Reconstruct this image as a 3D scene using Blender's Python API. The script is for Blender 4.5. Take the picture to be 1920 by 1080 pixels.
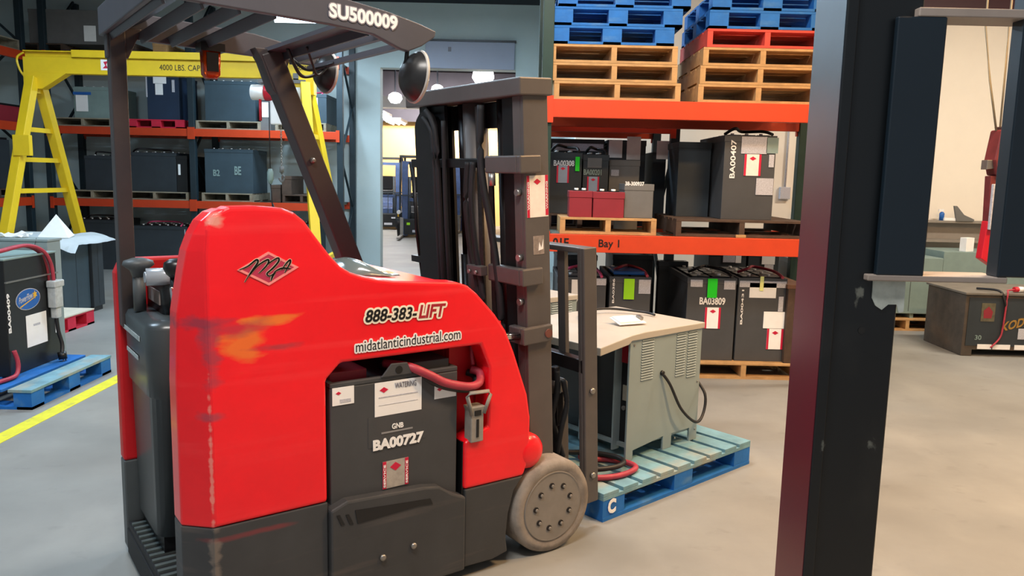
import bpy, bmesh, math, random
from mathutils import Vector, Matrix
random.seed(7)
sc = bpy.context.scene
for o in list(bpy.data.objects): bpy.data.objects.remove(o)
COL = sc.collection
# ------------------------------------------------------------------ camera
FPX = 1480.0; CH = 1.55; PITCH = math.radians(8.0); ROLL = math.radians(1.3)
_f = Vector((0, math.cos(PITCH), -math.sin(PITCH)))
_r0 = Vector((1, 0, 0)); _u0 = _r0.cross(_f)
_r = _r0*math.cos(ROLL) + _u0*math.sin(ROLL)
_u = _u0*math.cos(ROLL) - _r0*math.sin(ROLL)
CAMP = Vector((0, 0, CH))
cd = bpy.data.cameras.new('camera'); cam = bpy.data.objects.new('camera', cd); COL.objects.link(cam)
cd.sensor_width = 36; cd.lens = FPX/1920*36; cd.clip_end = 100; cd.clip_start = .05
m = Matrix((( _r.x, _u.x, -_f.x, 0), (_r.y, _u.y, -_f.y, 0), (_r.z, _u.z, -_f.z, CH), (0, 0, 0, 1)))
cam.matrix_world = m
sc.camera = cam
cd.dof.use_dof = False
# ------------------------------------------------------------------ world, colour management
sc.view_settings.view_transform = 'Standard'; sc.view_settings.look = 'None'
sc.view_settings.exposure = 0.18; sc.view_settings.gamma = 1; sc.view_settings.use_curve_mapping = False
w = bpy.data.worlds.new('world'); sc.world = w; w.use_nodes = True
w.node_tree.nodes['Background'].inputs[0].default_value = (.86, .93, 1, 1)
w.node_tree.nodes['Background'].inputs[1].default_value = .30

def srgb(h):
    if isinstance(h, str):
        h = h.lstrip('#'); h = [int(h[i:i+2], 16)/255 for i in (0, 2, 4)]
    return tuple((c/12.92 if c <= .04045 else ((c+.055)/1.055)**2.4) for c in h)+(1,)

def at(px, py, Y):
    d = _f + _r*((px-960)/FPX) - _u*((py-540)/FPX)
    return CAMP + d*(Y/d.y)
def atz(px, py, Z):
    d = _f + _r*((px-960)/FPX) - _u*((py-540)/FPX)
    return CAMP + d*((Z-CH)/d.z)

# ------------------------------------------------------------------ materials
MATS = {}
def mat(name, col, rough=.5, metal=0, var=.12, scale=6, bump=0, emit=0, col2=None, spec=.5, alpha=1, trans=0, coat=0):
    if name in MATS: return MATS[name]
    M = bpy.data.materials.new(name); M.use_nodes = True; nt = M.node_tree; N = nt.nodes; L = nt.links
    b = N['Principled BSDF']; c = srgb(col)
    b.inputs['Roughness'].default_value = rough; b.inputs['Metallic'].default_value = metal
    b.inputs['Specular IOR Level'].default_value = spec
    if coat: b.inputs['Coat Weight'].default_value = coat; b.inputs['Coat Roughness'].default_value = .12
    if trans: b.inputs['Transmission Weight'].default_value = trans
    if alpha < 1: b.inputs['Alpha'].default_value = alpha
    if emit:
        b.inputs['Emission Color'].default_value = c; b.inputs['Emission Strength'].default_value = emit
    if var or col2:
        tc = N.new('ShaderNodeTexCoord'); n = N.new('ShaderNodeTexNoise')
        n.inputs['Scale'].default_value = scale; n.inputs['Detail'].default_value = 6; n.inputs['Roughness'].default_value = .65
        L.new(tc.outputs['Object'], n.inputs['Vector'])
        r = N.new('ShaderNodeValToRGB'); r.color_ramp.elements[0].position = .3; r.color_ramp.elements[1].position = .7
        lo = srgb(col2) if col2 else tuple(x*(1-var) for x in c[:3])+(1,)
        hi = c if col2 else tuple(min(1, x*(1+var)) for x in c[:3])+(1,)
        r.color_ramp.elements[0].color = lo; r.color_ramp.elements[1].color = hi
        L.new(n.outputs['Fac'], r.inputs['Fac']); L.new(r.outputs['Color'], b.inputs['Base Color'])
        if bump:
            bp = N.new('ShaderNodeBump'); bp.inputs['Strength'].default_value = bump; bp.inputs['Distance'].default_value = .01
            L.new(n.outputs['Fac'], bp.inputs['Height']); L.new(bp.outputs['Normal'], b.inputs['Normal'])
    else:
        b.inputs['Base Color'].default_value = c
    MATS[name] = M; return M

def layer(M, col, expr_nodes):
    """mix another colour over a material's base colour with a mask socket made by expr_nodes(N, L)"""
    nt = M.node_tree; N = nt.nodes; L = nt.links; b = N['Principled BSDF']
    mx = N.new('ShaderNodeMix'); mx.data_type = 'RGBA'
    src = b.inputs['Base Color'].links
    if src: L.new(src[0].from_socket, mx.inputs[6])
    else: mx.inputs[6].default_value = b.inputs['Base Color'].default_value
    mx.inputs[7].default_value = srgb(col)
    L.new(expr_nodes(N, L), mx.inputs[0]); L.new(mx.outputs[2], b.inputs['Base Color'])
def mth(N, L, op, a, bb=None, clamp=False):
    n = N.new('ShaderNodeMath'); n.operation = op; n.use_clamp = clamp
    for i, x in enumerate((a, bb)):
        if x is None: continue
        if isinstance(x, (int, float)): n.inputs[i].default_value = x
        else: L.new(x, n.inputs[i])
    return n.outputs[0]
def streaks(sx, sy, sz, lo, hi, amt=1, detail=8):
    def f(N, L):
        tc = N.new('ShaderNodeTexCoord'); mp = N.new('ShaderNodeMapping'); mp.inputs['Scale'].default_value = (sx, sy, sz)
        L.new(tc.outputs['Object'], mp.inputs['Vector'])
        n = N.new('ShaderNodeTexNoise'); n.inputs['Scale'].default_value = 1; n.inputs['Detail'].default_value = detail
        L.new(mp.outputs[0], n.inputs['Vector'])
        r = N.new('ShaderNodeMapRange'); r.inputs[1].default_value = lo; r.inputs[2].default_value = hi; r.inputs[4].default_value = amt
        L.new(n.outputs['Fac'], r.inputs[0]); return r.outputs[0]
    return f
def patch(cx, cy, cz, rx, ry, rz, amt, ns=14, seed=0):
    """irregular patch around a place on the thing itself"""
    def f(N, L):
        tc = N.new('ShaderNodeTexCoord'); mp = N.new('ShaderNodeMapping')
        mp.inputs['Location'].default_value = (-cx/rx, -cy/ry, -cz/rz); mp.inputs['Scale'].default_value = (1/rx, 1/ry, 1/rz)
        L.new(tc.outputs['Object'], mp.inputs['Vector'])
        ln = N.new('ShaderNodeVectorMath'); ln.operation = 'LENGTH'; L.new(mp.outputs[0], ln.inputs[0])
        n = N.new('ShaderNodeTexNoise'); n.inputs['Scale'].default_value = ns; n.inputs['Detail'].default_value = 7
        mp2 = N.new('ShaderNodeMapping'); mp2.inputs['Location'].default_value = (seed, seed, 0); mp2.inputs['Scale'].default_value = (.45, 1, 1.3)
        L.new(tc.outputs['Object'], mp2.inputs['Vector']); L.new(mp2.outputs[0], n.inputs['Vector'])
        a = mth(N, L, 'SUBTRACT', 1.0, ln.outputs['Value'])
        k = mth(N, L, 'SUBTRACT', n.outputs['Fac'], .5)
        k = mth(N, L, 'MULTIPLY', k, 3.2)
        s = mth(N, L, 'ADD', a, k); s = mth(N, L, 'MULTIPLY', s, 1.6, True)
        inside = mth(N, L, 'GREATER_THAN', a, -.35); s = mth(N, L, 'MULTIPLY', s, inside)
        return mth(N, L, 'MULTIPLY', s, amt, True)
    return f

m_red = mat('red_paint', '#f00c1c', .34, 0, .08, 3, coat=.25)
for a in [('#e8742a', patch(-1.24, 0, 1.02, .075, 1, .075, .85, 16, 3)), ('#e8832e', patch(-1.15, 0, 1.09, .10, 1, .02, .75, 18, 5)),
          ('#74364a', patch(-1.37, .02, 1.09, .10, 1, .03, .7, 12, 8)), ('#7a3c4c', patch(-1.27, 0, 1.07, .14, 1, .03, .45, 10, 11)),
          ('#824050', patch(-1.35, .02, .98, .035, 1, .10, .6, 15, 2)), ('#803e48', patch(-1.15, 0, 1.0, .10, 1, .015, .6, 14, 4)),
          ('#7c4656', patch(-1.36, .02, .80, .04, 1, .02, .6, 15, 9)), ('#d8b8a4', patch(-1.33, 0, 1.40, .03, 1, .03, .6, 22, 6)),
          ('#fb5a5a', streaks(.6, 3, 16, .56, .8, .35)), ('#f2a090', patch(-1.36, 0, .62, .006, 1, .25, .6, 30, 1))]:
    layer(m_red, *a)
m_red2 = mat('red_paint_dull', '#c8101a', .5, 0, .12, 4)
m_skirt = mat('dark_grey_paint', '#37383a', .5, 0, .15, 5, bump=.05)
layer(m_skirt, '#7a3034', patch(-1.22, 0, .40, .16, 1, .012, .7, 9, 3)); layer(m_skirt, '#6b5f58', streaks(1.5, 4, 22, .58, .85, .6)); layer(m_skirt, '#8a7c70', patch(-1.355, 0, .25, .02, 1, .25, .5, 25, 1))
m_skirt2 = mat('grey_paint_light', '#4c5153', .5, 0, .1, 5)
m_batt = mat('battery_case_paint', '#3f4042', .55, 0, .14, 5); layer(m_batt, '#5a5048', streaks(3, 3, 5, .55, .9, .35))
m_mast = mat('mast_steel', '#5b5654', .45, .2, .12, 5, bump=.03); layer(m_mast, '#473f3d', streaks(2, 2, 1, .45, .75, .6))
m_mdark = mat('greasy_steel', '#1f1b1c', .35, .4, .3, 9)
m_chan = mat('channel_black', '#0f0d0e', .5, .1, .3, 6)
m_guard = mat('guard_paint', '#4a4a52', .42, 0, .1, 5)
m_post = mat('post_paint', '#3b3536', .45, 0, .12, 5)
m_plastic = mat('charcoal_plastic', '#3a4144', .3, 0, .06, 3)
m_blackp = mat('black_plastic', '#121214', .35, 0, .1, 8)
m_rubber = mat('black_rubber', '#17171a', .7, 0, .2, 12)
m_tyre = mat('dusty_tyre', '#8c837a', .85, 0, .2, 12, bump=.4); layer(m_tyre, '#5c544e', streaks(9, 9, 9, .5, .7, .6))
m_hub = mat('hub_paint', '#807a73', .6, 0, .12, 10)
m_chrome = mat('chrome', '#c8ccd0', .15, 1, 0, 1)
m_steel = mat('bare_steel', '#9a9691', .38, .8, .12, 12)
m_silver = mat('silver_plastic', '#b4bac0', .25, .3, .05, 8)
m_white = mat('white_vinyl', '#f1efec', .45, 0, .03, 8)
m_paper = mat('white_paper', '#f4f4f2', .7, 0, .04, 10)
m_pap2 = mat('printed_grey', '#b9b9c0', .7, 0, .25, 120)
m_halo = mat('cream_vinyl', '#f3ead2', .45, 0, .05, 20)
m_ltr = mat('black_vinyl', '#161616', .4, 0, 0)
m_ltg = mat('grey_vinyl', '#6d6870', .4, 0, .1)
m_labelred = mat('label_crimson', '#c8143c', .5, 0, .05)
m_maroon = mat('maroon_vinyl', '#a81c2c', .45, 0, .05)
m_pinklogo = mat('faded_pink_vinyl', '#f08a86', .5, 0, .12, 20)
m_cable = mat('red_cable', '#a83444', .5, 0, .2, 20)
m_cabb = mat('black_cable', '#1c1a1c', .5, 0, .15, 20)
m_amber = mat('amber_lens', '#c4480c', .2, 0, .25, 30, trans=.35)
m_charg = mat('charger_grey_paint', '#8a9899', .45, 0, .05, 3)
m_chlid = mat('charger_lid_paint', '#b3aca0', .42, 0, .05, 3)
m_chlou = mat('louver_shadow_gap', '#4a5050', .6, 0, 0)
m_orange = mat('rack_orange', '#cc4019', .45, 0, .07, 5)
m_green = mat('rack_green', '#16352c', .5, 0, .15, 8)
m_navy = mat('rack_navy_green', '#1d2c33', .5, 0, .15, 8)
m_deck = mat('shelf_deck', '#5d6359', .6, .2, .3, 9)
m_wood = mat('pallet_pine', '#bb9260', .75, 0, .2, 9, bump=.3); layer(m_wood, '#7a5a3a', streaks(3, 14, 14, .55, .8, .5))
m_wood2 = mat('pallet_grey_wood', '#8f8672', .8, 0, .2, 9, bump=.3); layer(m_wood2, '#544a3c', streaks(3, 14, 14, .55, .8, .5))
m_woodd = mat('pallet_dark_wood', '#4c3a2e', .8, 0, .3, 9, bump=.3)
m_blue = mat('pallet_blue', '#1467b4', .7, 0, .15, 7, bump=.3); layer(m_blue, '#6f97a8', streaks(5, 12, 12, .56, .8, .5))
m_bluet = mat('pallet_blue_worn', '#6e97a4', .8, 0, .25, 7, bump=.3); layer(m_bluet, '#a89c84', streaks(4, 9, 4, .48, .75, .7))
m_redp = mat('pallet_red', '#c81f3c', .7, 0, .15, 7, bump=.3)
m_redp2 = mat('pallet_coral', '#cf4538', .7, 0, .15, 7, bump=.3)
m_dbox = mat('dark_box_paint', '#2a3136', .55, 0, .15, 5)
m_dbox2 = mat('slate_box_paint', '#33434c', .55, 0, .12, 5)
m_dbox3 = mat('charcoal_box_paint', '#454648', .55, 0, .1, 5)
m_gbox = mat('pale_green_grey_paint', '#7f9490', .55, 0, .1, 5)
m_gbox2 = mat('grey_box_paint', '#6b6a68', .55, 0, .12, 5)
m_navyb = mat('navy_box_paint', '#1d2f46', .5, 0, .1, 5)
m_blk = mat('black_gloss_paint', '#17181a', .35, 0, .15, 6)
m_mbat = mat('maroon_box', '#8c2430', .5, 0, .1, 8)
m_brown = mat('rusty_brown_paint', '#4a4138', .7, 0, .35, 7); layer(m_brown, '#6e5540', streaks(3, 3, 5, .5, .8, .6))
m_yel = mat('gantry_yellow', '#e3bf1c', .42, 0, .07, 4)
m_lime = mat('lime_tag', '#9be010', .6, 0, .03)
m_grn = mat('green_tag', '#18dc1c', .6, 0, .03)
m_lemon = mat('lemon_tag', '#f3f59a', .6, 0, .03)
m_bluev = mat('blue_vinyl', '#1d5fae', .45, 0, .05)
m_gold = mat('gold_vinyl', '#e8b42c', .45, 0, .05)
m_pink = mat('pink_cable', '#c8406a', .5, 0, .1)
m_sheet = mat('white_sheet', '#e8eef0', .6, 0, .05, 6, bump=.1)
m_colm = mat('black_column_paint', '#070d12', .4, 0, .18, 4, bump=.03)
layer(m_colm, '#7d8078', streaks(16, 16, 10, .70, .74, .6)); layer(m_colm, '#33322f', streaks(4, 4, 3, .55, .75, .4))
m_colp = mat('navy_steel_paint', '#12202b', .4, .1, .08, 3)
m_colw = mat('lit_worn_crossbar', '#9a8e86', .5, .1, .1, 6)  # crossbars: lit upper face and worn edge both put into this pale colour
m_tape = mat('peeled_white_tape', '#aeb6b0', .6, 0, .2, 20, bump=.2)
m_tyel = mat('forklift_yellow', '#e8b818', .4, 0, .05)
m_bluem = mat('blue_grey_steel', '#46587e', .4, .2, .2, 8)
m_hoist = mat('hoist_red', '#c81e30', .35, 0, .1, 8)

# ------------------------------------------------------------------ mesh builder
class MB:
    def __init__(s): s.b = bmesh.new()
    def _add(s, verts, faces, smooth=False):
        vs = [s.b.verts.new(v) for v in verts]
        for f in faces:
            try: fc = s.b.faces.new([vs[i] for i in f]); fc.smooth = smooth
            except ValueError: pass
        return vs
    def box(s, x0, y0, z0, x1, y1, z1, mtx=None):
        P = [Vector((x, y, z)) for x in (x0, x1) for y in (y0, y1) for z in (z0, z1)]
        if mtx: P = [mtx @ p for p in P]
        s._add(P, [(0, 1, 3, 2), (4, 6, 7, 5), (0, 4, 5, 1), (2, 3, 7, 6), (0, 2, 6, 4), (1, 5, 7, 3)]); return s
    def prism(s, pts, a0, a1, axis='y', smooth=False):
        """polygon pts: axis y -> (x,z); axis z -> (x,y); axis x -> (y,z)"""
        def P(p, a):
            return {'y': (p[0], a, p[1]), 'z': (p[0], p[1], a), 'x': (a, p[0], p[1])}[axis]
        n = len(pts); V = [P(p, a0) for p in pts] + [P(p, a1) for p in pts]
        F = [tuple(range(n)), tuple(range(2*n-1, n-1, -1))]
        vs = s._add(V, F)
        for i in range(n):
            j = (i+1) % n
            fc = s.b.faces.new((vs[i], vs[j], vs[n+j], vs[n+i])); fc.smooth = smooth
        return s
    def loft(s, rings, cap=True, smooth=True, closed=True):
        n = len(rings[0]); V = [v for r in rings for v in r]; F = []
        for k in range(len(rings)-1):
            for i in range(n if closed else n-1):
                j = (i+1) % n; F.append((k*n+i, k*n+j, (k+1)*n+j, (k+1)*n+i))
        vs = s._add(V, F, smooth)
        if cap:
            s.b.faces.new(vs[:n][::-1]); s.b.faces.new(vs[-n:])
        return s
    def tube(s, path, r, n=8, cap=True):
        path = [Vector(p) for p in path]; rings = []
        for i, p in enumerate(path):
            t = (path[min(i+1, len(path)-1)]-path[max(i-1, 0)]).normalized()
            a = t.cross(Vector((0, 0, 1)))
            if a.length < .05: a = t.cross(Vector((0, 1, 0)))
            a.normalize(); b = t.cross(a)
            rr = r[i] if isinstance(r, (list, tuple)) else r
            rings.append([p + a*math.cos(2*math.pi*k/n)*rr + b*math.sin(2*math.pi*k/n)*rr for k in range(n)])
        s.loft(rings, cap); return s
    def cyl(s, p0, p1, r, n=20, r1=None):
        s.tube([p0, p1], [r, r1 if r1 is not None else r], n); return s
    def disc_profile(s, c, axis, prof, n=32):
        """lathe: prof = [(dist along axis, radius)]"""
        c = Vector(c); ax = Vector(axis).normalized(); a = ax.orthogonal().normalized(); b = ax.cross(a)
        rings = [[c+ax*d+a*math.cos(2*math.pi*k/n)*r+b*math.sin(2*math.pi*k/n)*r for k in range(n)] for d, r in prof]
        s.loft(rings, True); return s
    def bar(s, p0, p1, wx, wy, up=(0, 0, 1)):
        """rectangular bar between two points"""
        p0 = Vector(p0); p1 = Vector(p1); t = (p1-p0).normalized(); a = t.cross(Vector(up))
        if a.length < .05: a = t.cross(Vector((0, 1, 0)))
        a.normalize(); b = t.cross(a).normalized()
        rs = [[p+a*i*wx/2+b*j*wy/2 for i, j in ((-1, -1), (1, -1), (1, 1), (-1, 1))] for p in (p0, p1)]
        s.loft(rs, True, False); return s
def spline(pts, n=8):
    P = [Vector(p) for p in pts]; out = []
    for i in range(len(P)-1):
        a = P[max(i-1, 0)]; b = P[i]; c = P[i+1]; d = P[min(i+2, len(P)-1)]
        for k in range(n):
            t = k/n
            out.append(.5*((2*b)+(-a+c)*t+(2*a-5*b+4*c-d)*t*t+(-a+3*b-3*c+d)*t**3))
    out.append(P[-1]); return out
def tag(o, label=None, cat=None, group=None, kind=None):
    if label: o['label'] = label
    if cat: o['category'] = cat
    if group: o['group'] = group
    if kind: o['kind'] = kind
    return o
def obj(name, mb, m, parent=None, bevel=0, seg=2, label=None, loc=None, rot=None, angle=35):
    me = bpy.data.meshes.new(name)
    bmesh.ops.recalc_face_normals(mb.b, faces=mb.b.faces)
    mb.b.to_mesh(me); mb.b.free()
    me.materials.append(m)
    o = bpy.data.objects.new(name, me); COL.objects.link(o)
    if parent: o.parent = parent
    if loc: o.location = loc
    if rot: o.rotation_euler = rot
    if bevel:
        md = o.modifiers.new('bevel', 'BEVEL'); md.width = bevel; md.segments = seg; md.limit_method = 'ANGLE'; md.angle_limit = math.radians(angle)
    if label: o['label'] = label
    return o
def objs(name, mbs, m, parent=None, **k):
    return [obj(name, b, m, parent, **k) for b in mbs]
def thing(name, label, cat, loc=(0, 0, 0), rz=0, group=None):
    o = bpy.data.objects.new(name, None); COL.objects.link(o); o.empty_display_size = .1
    o.location = loc; o.rotation_euler = (0, 0, rz); return tag(o, label, cat, group)
def struct(name, mb, m, **k):
    return tag(obj(name, mb, m, **k), kind='structure')
def text_mesh(s, ext=.001, off=0, shear=0, bold=0):
    cu = bpy.data.curves.new('t', 'FONT'); cu.body = s; cu.extrude = ext; cu.offset = off+bold; cu.shear = shear; cu.resolution_u = 3
    to = bpy.data.objects.new('t', cu); COL.objects.link(to)
    dg = bpy.context.evaluated_depsgraph_get(); me = bpy.data.meshes.new_from_object(to.evaluated_get(dg))
    bpy.data.objects.remove(to); bpy.data.curves.remove(cu); return me
def lettering(s, parent, m, p0, wid, hgt, rot=(math.pi/2, 0, 0), halo=None, hw=.16, shear=0, bold=.015, rise=0, vertical=False, label=None, name='lettering', depth=.0008):
    """text whose box has its lower left at p0 and measures wid x hgt"""
    me = text_mesh(s, .5, 0, shear, bold)
    xs = [v.co.x for v in me.vertices]; ys = [v.co.y for v in me.vertices]
    x0, x1, y0, y1 = min(xs), max(xs), min(ys), max(ys); sx = wid/(x1-x0); sy = hgt/(y1-y0)
    for v in me.vertices:
        x = (v.co.x-x0)*sx; y = (v.co.y-y0)*sy + x*rise
        v.co = Vector((x, y, v.co.z*depth*2))
    me.materials.append(m); o = bpy.data.objects.new(name, me); COL.objects.link(o); o.parent = parent
    R = Matrix.Rotation(rot[2], 4, 'Z') @ Matrix.Rotation(rot[1], 4, 'Y') @ Matrix.Rotation(rot[0], 4, 'X')
    if vertical: R = R @ Matrix.Rotation(math.pi/2, 4, 'Z')
    o.rotation_euler = R.to_euler(); o.location = p0
    if label: o['label'] = label
    if halo:
        h0 = text_mesh(s, .5, 0, shear, bold); bmh = bmesh.new()
        for k in range(10):
            n0 = len(bmh.verts); bmh.from_mesh(h0); bmh.verts.ensure_lookup_table()
            dx, dy = hw*math.cos(k*math.pi/5), hw*math.sin(k*math.pi/5)
            for v in bmh.verts[n0:]:
                x = (v.co.x-x0)*sx; y = (v.co.y-y0)*sy + x*rise
                v.co = Vector((x+dx*hgt, y+dy*hgt, v.co.z*depth*1.2-depth*.6-k*.00002))
        h = bpy.data.meshes.new('outline'); bmh.to_mesh(h); bmh.free()
        h.materials.append(halo); ho = bpy.data.objects.new('lettering_outline', h); COL.objects.link(ho); ho.parent = o
    return o

# ------------------------------------------------------------------ the building
m_floor = mat('concrete_floor', '#8c8b86', .5, 0, .12, 1.3, bump=.02)
layer(m_floor, '#6f6e6a', streaks(.7, .9, 1, .48, .72, .6)); layer(m_floor, '#5c5a55', streaks(5, 7, 1, .62, .75, .35))
layer(m_floor, '#a5a39c', streaks(2.3, 1.1, 1, .55, .8, .4))
m_wall = mat('painted_wall', '#c2cfce', .7, 0, .06, .8)
m_wallw = mat('cream_wall', '#ece3d4', .7, 0, .04, 1)
m_wallo = mat('amber_wall', '#f0bd72', .7, 0, .05, 1)
m_ceil = mat('dark_ceiling', '#171a24', .8, 0, .2, 2)
m_ceil2 = mat('dark_ceiling_far', '#2c2830', .8, 0, .2, 2)
m_beamr = mat('maroon_beam', '#3c1a22', .6, 0, .1, 3)
m_door = mat('door_panel_paint', '#a5a9ba', .6, 0, .04, 2)
m_yline = mat('yellow_floor_paint', '#d8d02c', .6, 0, .12, 12)
layer(m_yline, '#8d8a60', streaks(14, 14, 1, .58, .75, .6))

struct('floor', MB().box(-12, -3, -.1, 12, 27, 0), m_floor)
struct('ceiling', MB().box(-12, 0, 4.25, 12, 13.0, 4.4), m_ceil)
# back wall with doorway X -2.19 .. -0.02, up to z 3.22
mb = MB().box(-12, 13.0, 0, -2.19, 13.25, 4.25).box(-.02, 13.0, 0, .9, 13.25, 4.25).box(-2.19, 13.0, 3.24, -.02, 13.25, 4.25)
struct('wall_back', mb, m_wall)
struct('wall_side_return', MB().box(.7, 9.5, 0, .9, 13.0, 4.25), m_wall)
struct('wall_right_back', MB().box(.7, 9.3, 0, 12, 9.5, 4.25), m_wallw)
struct('wall_right', MB().box(7.6, -3, 0, 7.8, 9.3, 4.25), m_wallw)
struct('wall_left', MB().box(-9.2, -3, 0, -9, 13.0, 4.25), m_wall)
struct('trim_1', MB().box(2.6, 9.02, 3.46, 7.6, 9.3, 4.25), m_beamr)
d = struct('door_1', MB().box(-1.46, 12.93, 3.24, -.04, 13.0, 3.66), m_door, bevel=.01)
obj('door_seal', MB().box(-1.48, 12.92, 3.66, -.02, 13.0, 3.69), m_blackp, d)
lettering('1', d, m_ltg, (-1.1, 12.925, 3.5), .05, .07)
# far hall behind the doorway
struct('wall_far_back', MB().box(-9, 25, 0, 6, 25.2, 4.9), m_wallo)
struct('wall_far_left', MB().box(-9.2, 13.25, 0, -9, 25, 4.9), m_wallw)
struct('wall_far_right', MB().box(6, 13.25, 0, 6.2, 25, 4.9), m_wallw)
struct('ceiling_far', MB().box(-9.2, 13.25, 4.9, 6.2, 25.2, 5.05), m_ceil2)
mb = MB()
for i in range(6):
    y = 14.6+i*1.8
    mb.box(-9, y, 4.52, 6, y+.05, 4.57).box(-9, y, 4.85, 6, y+.05, 4.9)
    x = -9
    while x < 5.6:
        mb.bar((x, y+.025, 4.56), (x+.3, y+.025, 4.86), .03, .03).bar((x+.3, y+.025, 4.86), (x+.6, y+.025, 4.56), .03, .03); x += .6
struct('trim_2', mb, m_ceil2)
struct('trim_3', MB().box(-9, 24.5, 3.15, 6, 25, 4.9), m_ceil2)
mb = MB().box(-2.97, 3.2, 0, -2.86, 12, .002)
tag(obj('floor_marking', mb, m_yline), 'yellow painted line on the concrete beside the blue pallet', 'floor line')

# ------------------------------------------------------------------ lamps
m_tube = {}
def ceiling_lamp(x, y, z, lx, ly, power, col, label, group, emit=14, shade=True):
    t = thing('ceiling_light', label, 'light', (x, y, z), 0, group)
    obj('housing', MB().box(-lx/2, -ly/2, .03, lx/2, ly/2, .1), m_white, t)
    key = col
    if key not in m_tube:
        m_tube[key] = mat('tube_'+col.strip('#'), col, .5, 0, 0, emit=emit)
    n = 2 if ly < .5 else 3
    for k in range(n):
        if lx > ly:
            yy = -ly/2+ly*(k+.5)/n; mbb = MB().cyl((-lx/2+.03, yy, .01), (lx/2-.03, yy, .01), .02, 10)
        else:
            xx = -lx/2+lx*(k+.5)/n; mbb = MB().cyl((xx, -ly/2+.03, .01), (xx, ly/2-.03, .01), .02, 10)
        obj('tube', mbb, m_tube[key], t)
    ld = bpy.data.lights.new('lamp', 'AREA'); ld.shape = 'RECTANGLE'; ld.size = lx; ld.size_y = ly; ld.energy = power
    ld.color = srgb(col)[:3]
    lo = bpy.data.objects.new('lamp', ld); COL.objects.link(lo); lo.parent = t; lo.location = (0, 0, -.02)
    return t
COOL = '#cfeaff'; NEUT = '#fbf6f0'; WARM = '#ffcc90'
for (x, y, p, c, n) in [(-3.6, 3.2, 85, COOL, 'cool tube light over the left aisle, nearest the camera'), (-3.9, 6.6, 90, COOL, 'cool tube light over the left aisle beside the blue pallet'),
                        (-.6, 1.0, 112, NEUT, 'tube light above the red truck'), (.2, 4.2, 90, NEUT, 'tube light above the truck mast'), (2.9, 2.6, 165, WARM, 'warm tube light over the right aisle'),
                        (2.6, 3.9, 55, WARM, 'warm tube light in front of the pallet rack'), (5.0, 6.3, 150, '#fff0dc', 'warm tube light over the black charger on the right'), (-1.0, 8.6, 165, COOL, 'cool tube light in front of the doorway')]:
    ceiling_lamp(x, y, 4.1, 1.25, .35, p, c, n, 'tube lights of the near hall')
ceiling_lamp(-3.02, 11.2, 3.62, .8, .6, 90, COOL, 'bright tube light seen through the overhead guard', 'tube lights of the near hall', 22)
def hp(px, py, Z): p = atz(px, py, Z); return p.x, p.y
for i, (px, py, z, sz) in enumerate([(741, 181, 4.4, .35), (906, 139, 4.3, .45), (820, 165, 4.4, .3)]):
    p = at(px, py, {0: 19, 1: 15.5, 2: 19}[i])
    t = thing('high_bay_light', ['round white lamp hanging in the far hall, left of the hanging mirror', 'large round lamp in the doorway above the mast crossbar', 'small round lamp in the far hall right of the hanging mirror'][i], 'light', tuple(p), 0, 'round lamps in the far hall')
    m_g = mat('lamp_glow', '#ffffff', .5, 0, 0, emit=12)
    obj('globe', MB().disc_profile((0, 0, 0), (0, 0, 1), [(-sz*.45, .02), (-sz*.4, sz*.3), (-sz*.15, sz*.47), (sz*.1, sz*.42), (sz*.25, sz*.2)], 24), m_g, t)
    obj('stem', MB().cyl((0, 0, sz*.2), (0, 0, 4.9-p.z), .02, 8), m_ceil, t)
    ld = bpy.data.lights.new('lamp', 'POINT'); ld.energy = 60; ld.shadow_soft_size = .2
    lo = bpy.data.objects.new('lamp', ld); COL.objects.link(lo); lo.parent = t; lo.location = (0, 0, -sz*.75)
for i, (px, py) in enumerate([(712, 218), (742, 231)]):
    p = at(px, py, 21)
    ceiling_lamp(p.x, p.y, p.z, .45, 1.3, 60, '#ffffff', ['left one of two white strip lights in the far hall', 'right one of two white strip lights in the far hall'][i], 'strip lights in the far hall', 12)
t = ceiling_lamp(-2.0, 23.2, 3.55, 4.0, .4, 420, NEUT, 'added long strip light brightening the far amber wall', 'strip lights in the far hall', 8)  # added lamp, tilted to brighten the upper part of the far wall
t.rotation_euler = (math.radians(55), 0, 0)
ceiling_lamp(-1.0, 17, 4.6, 2.0, .4, 90, '#e8eeff', 'strip light above the grey floor of the far hall', 'strip lights in the far hall', 8)

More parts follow.
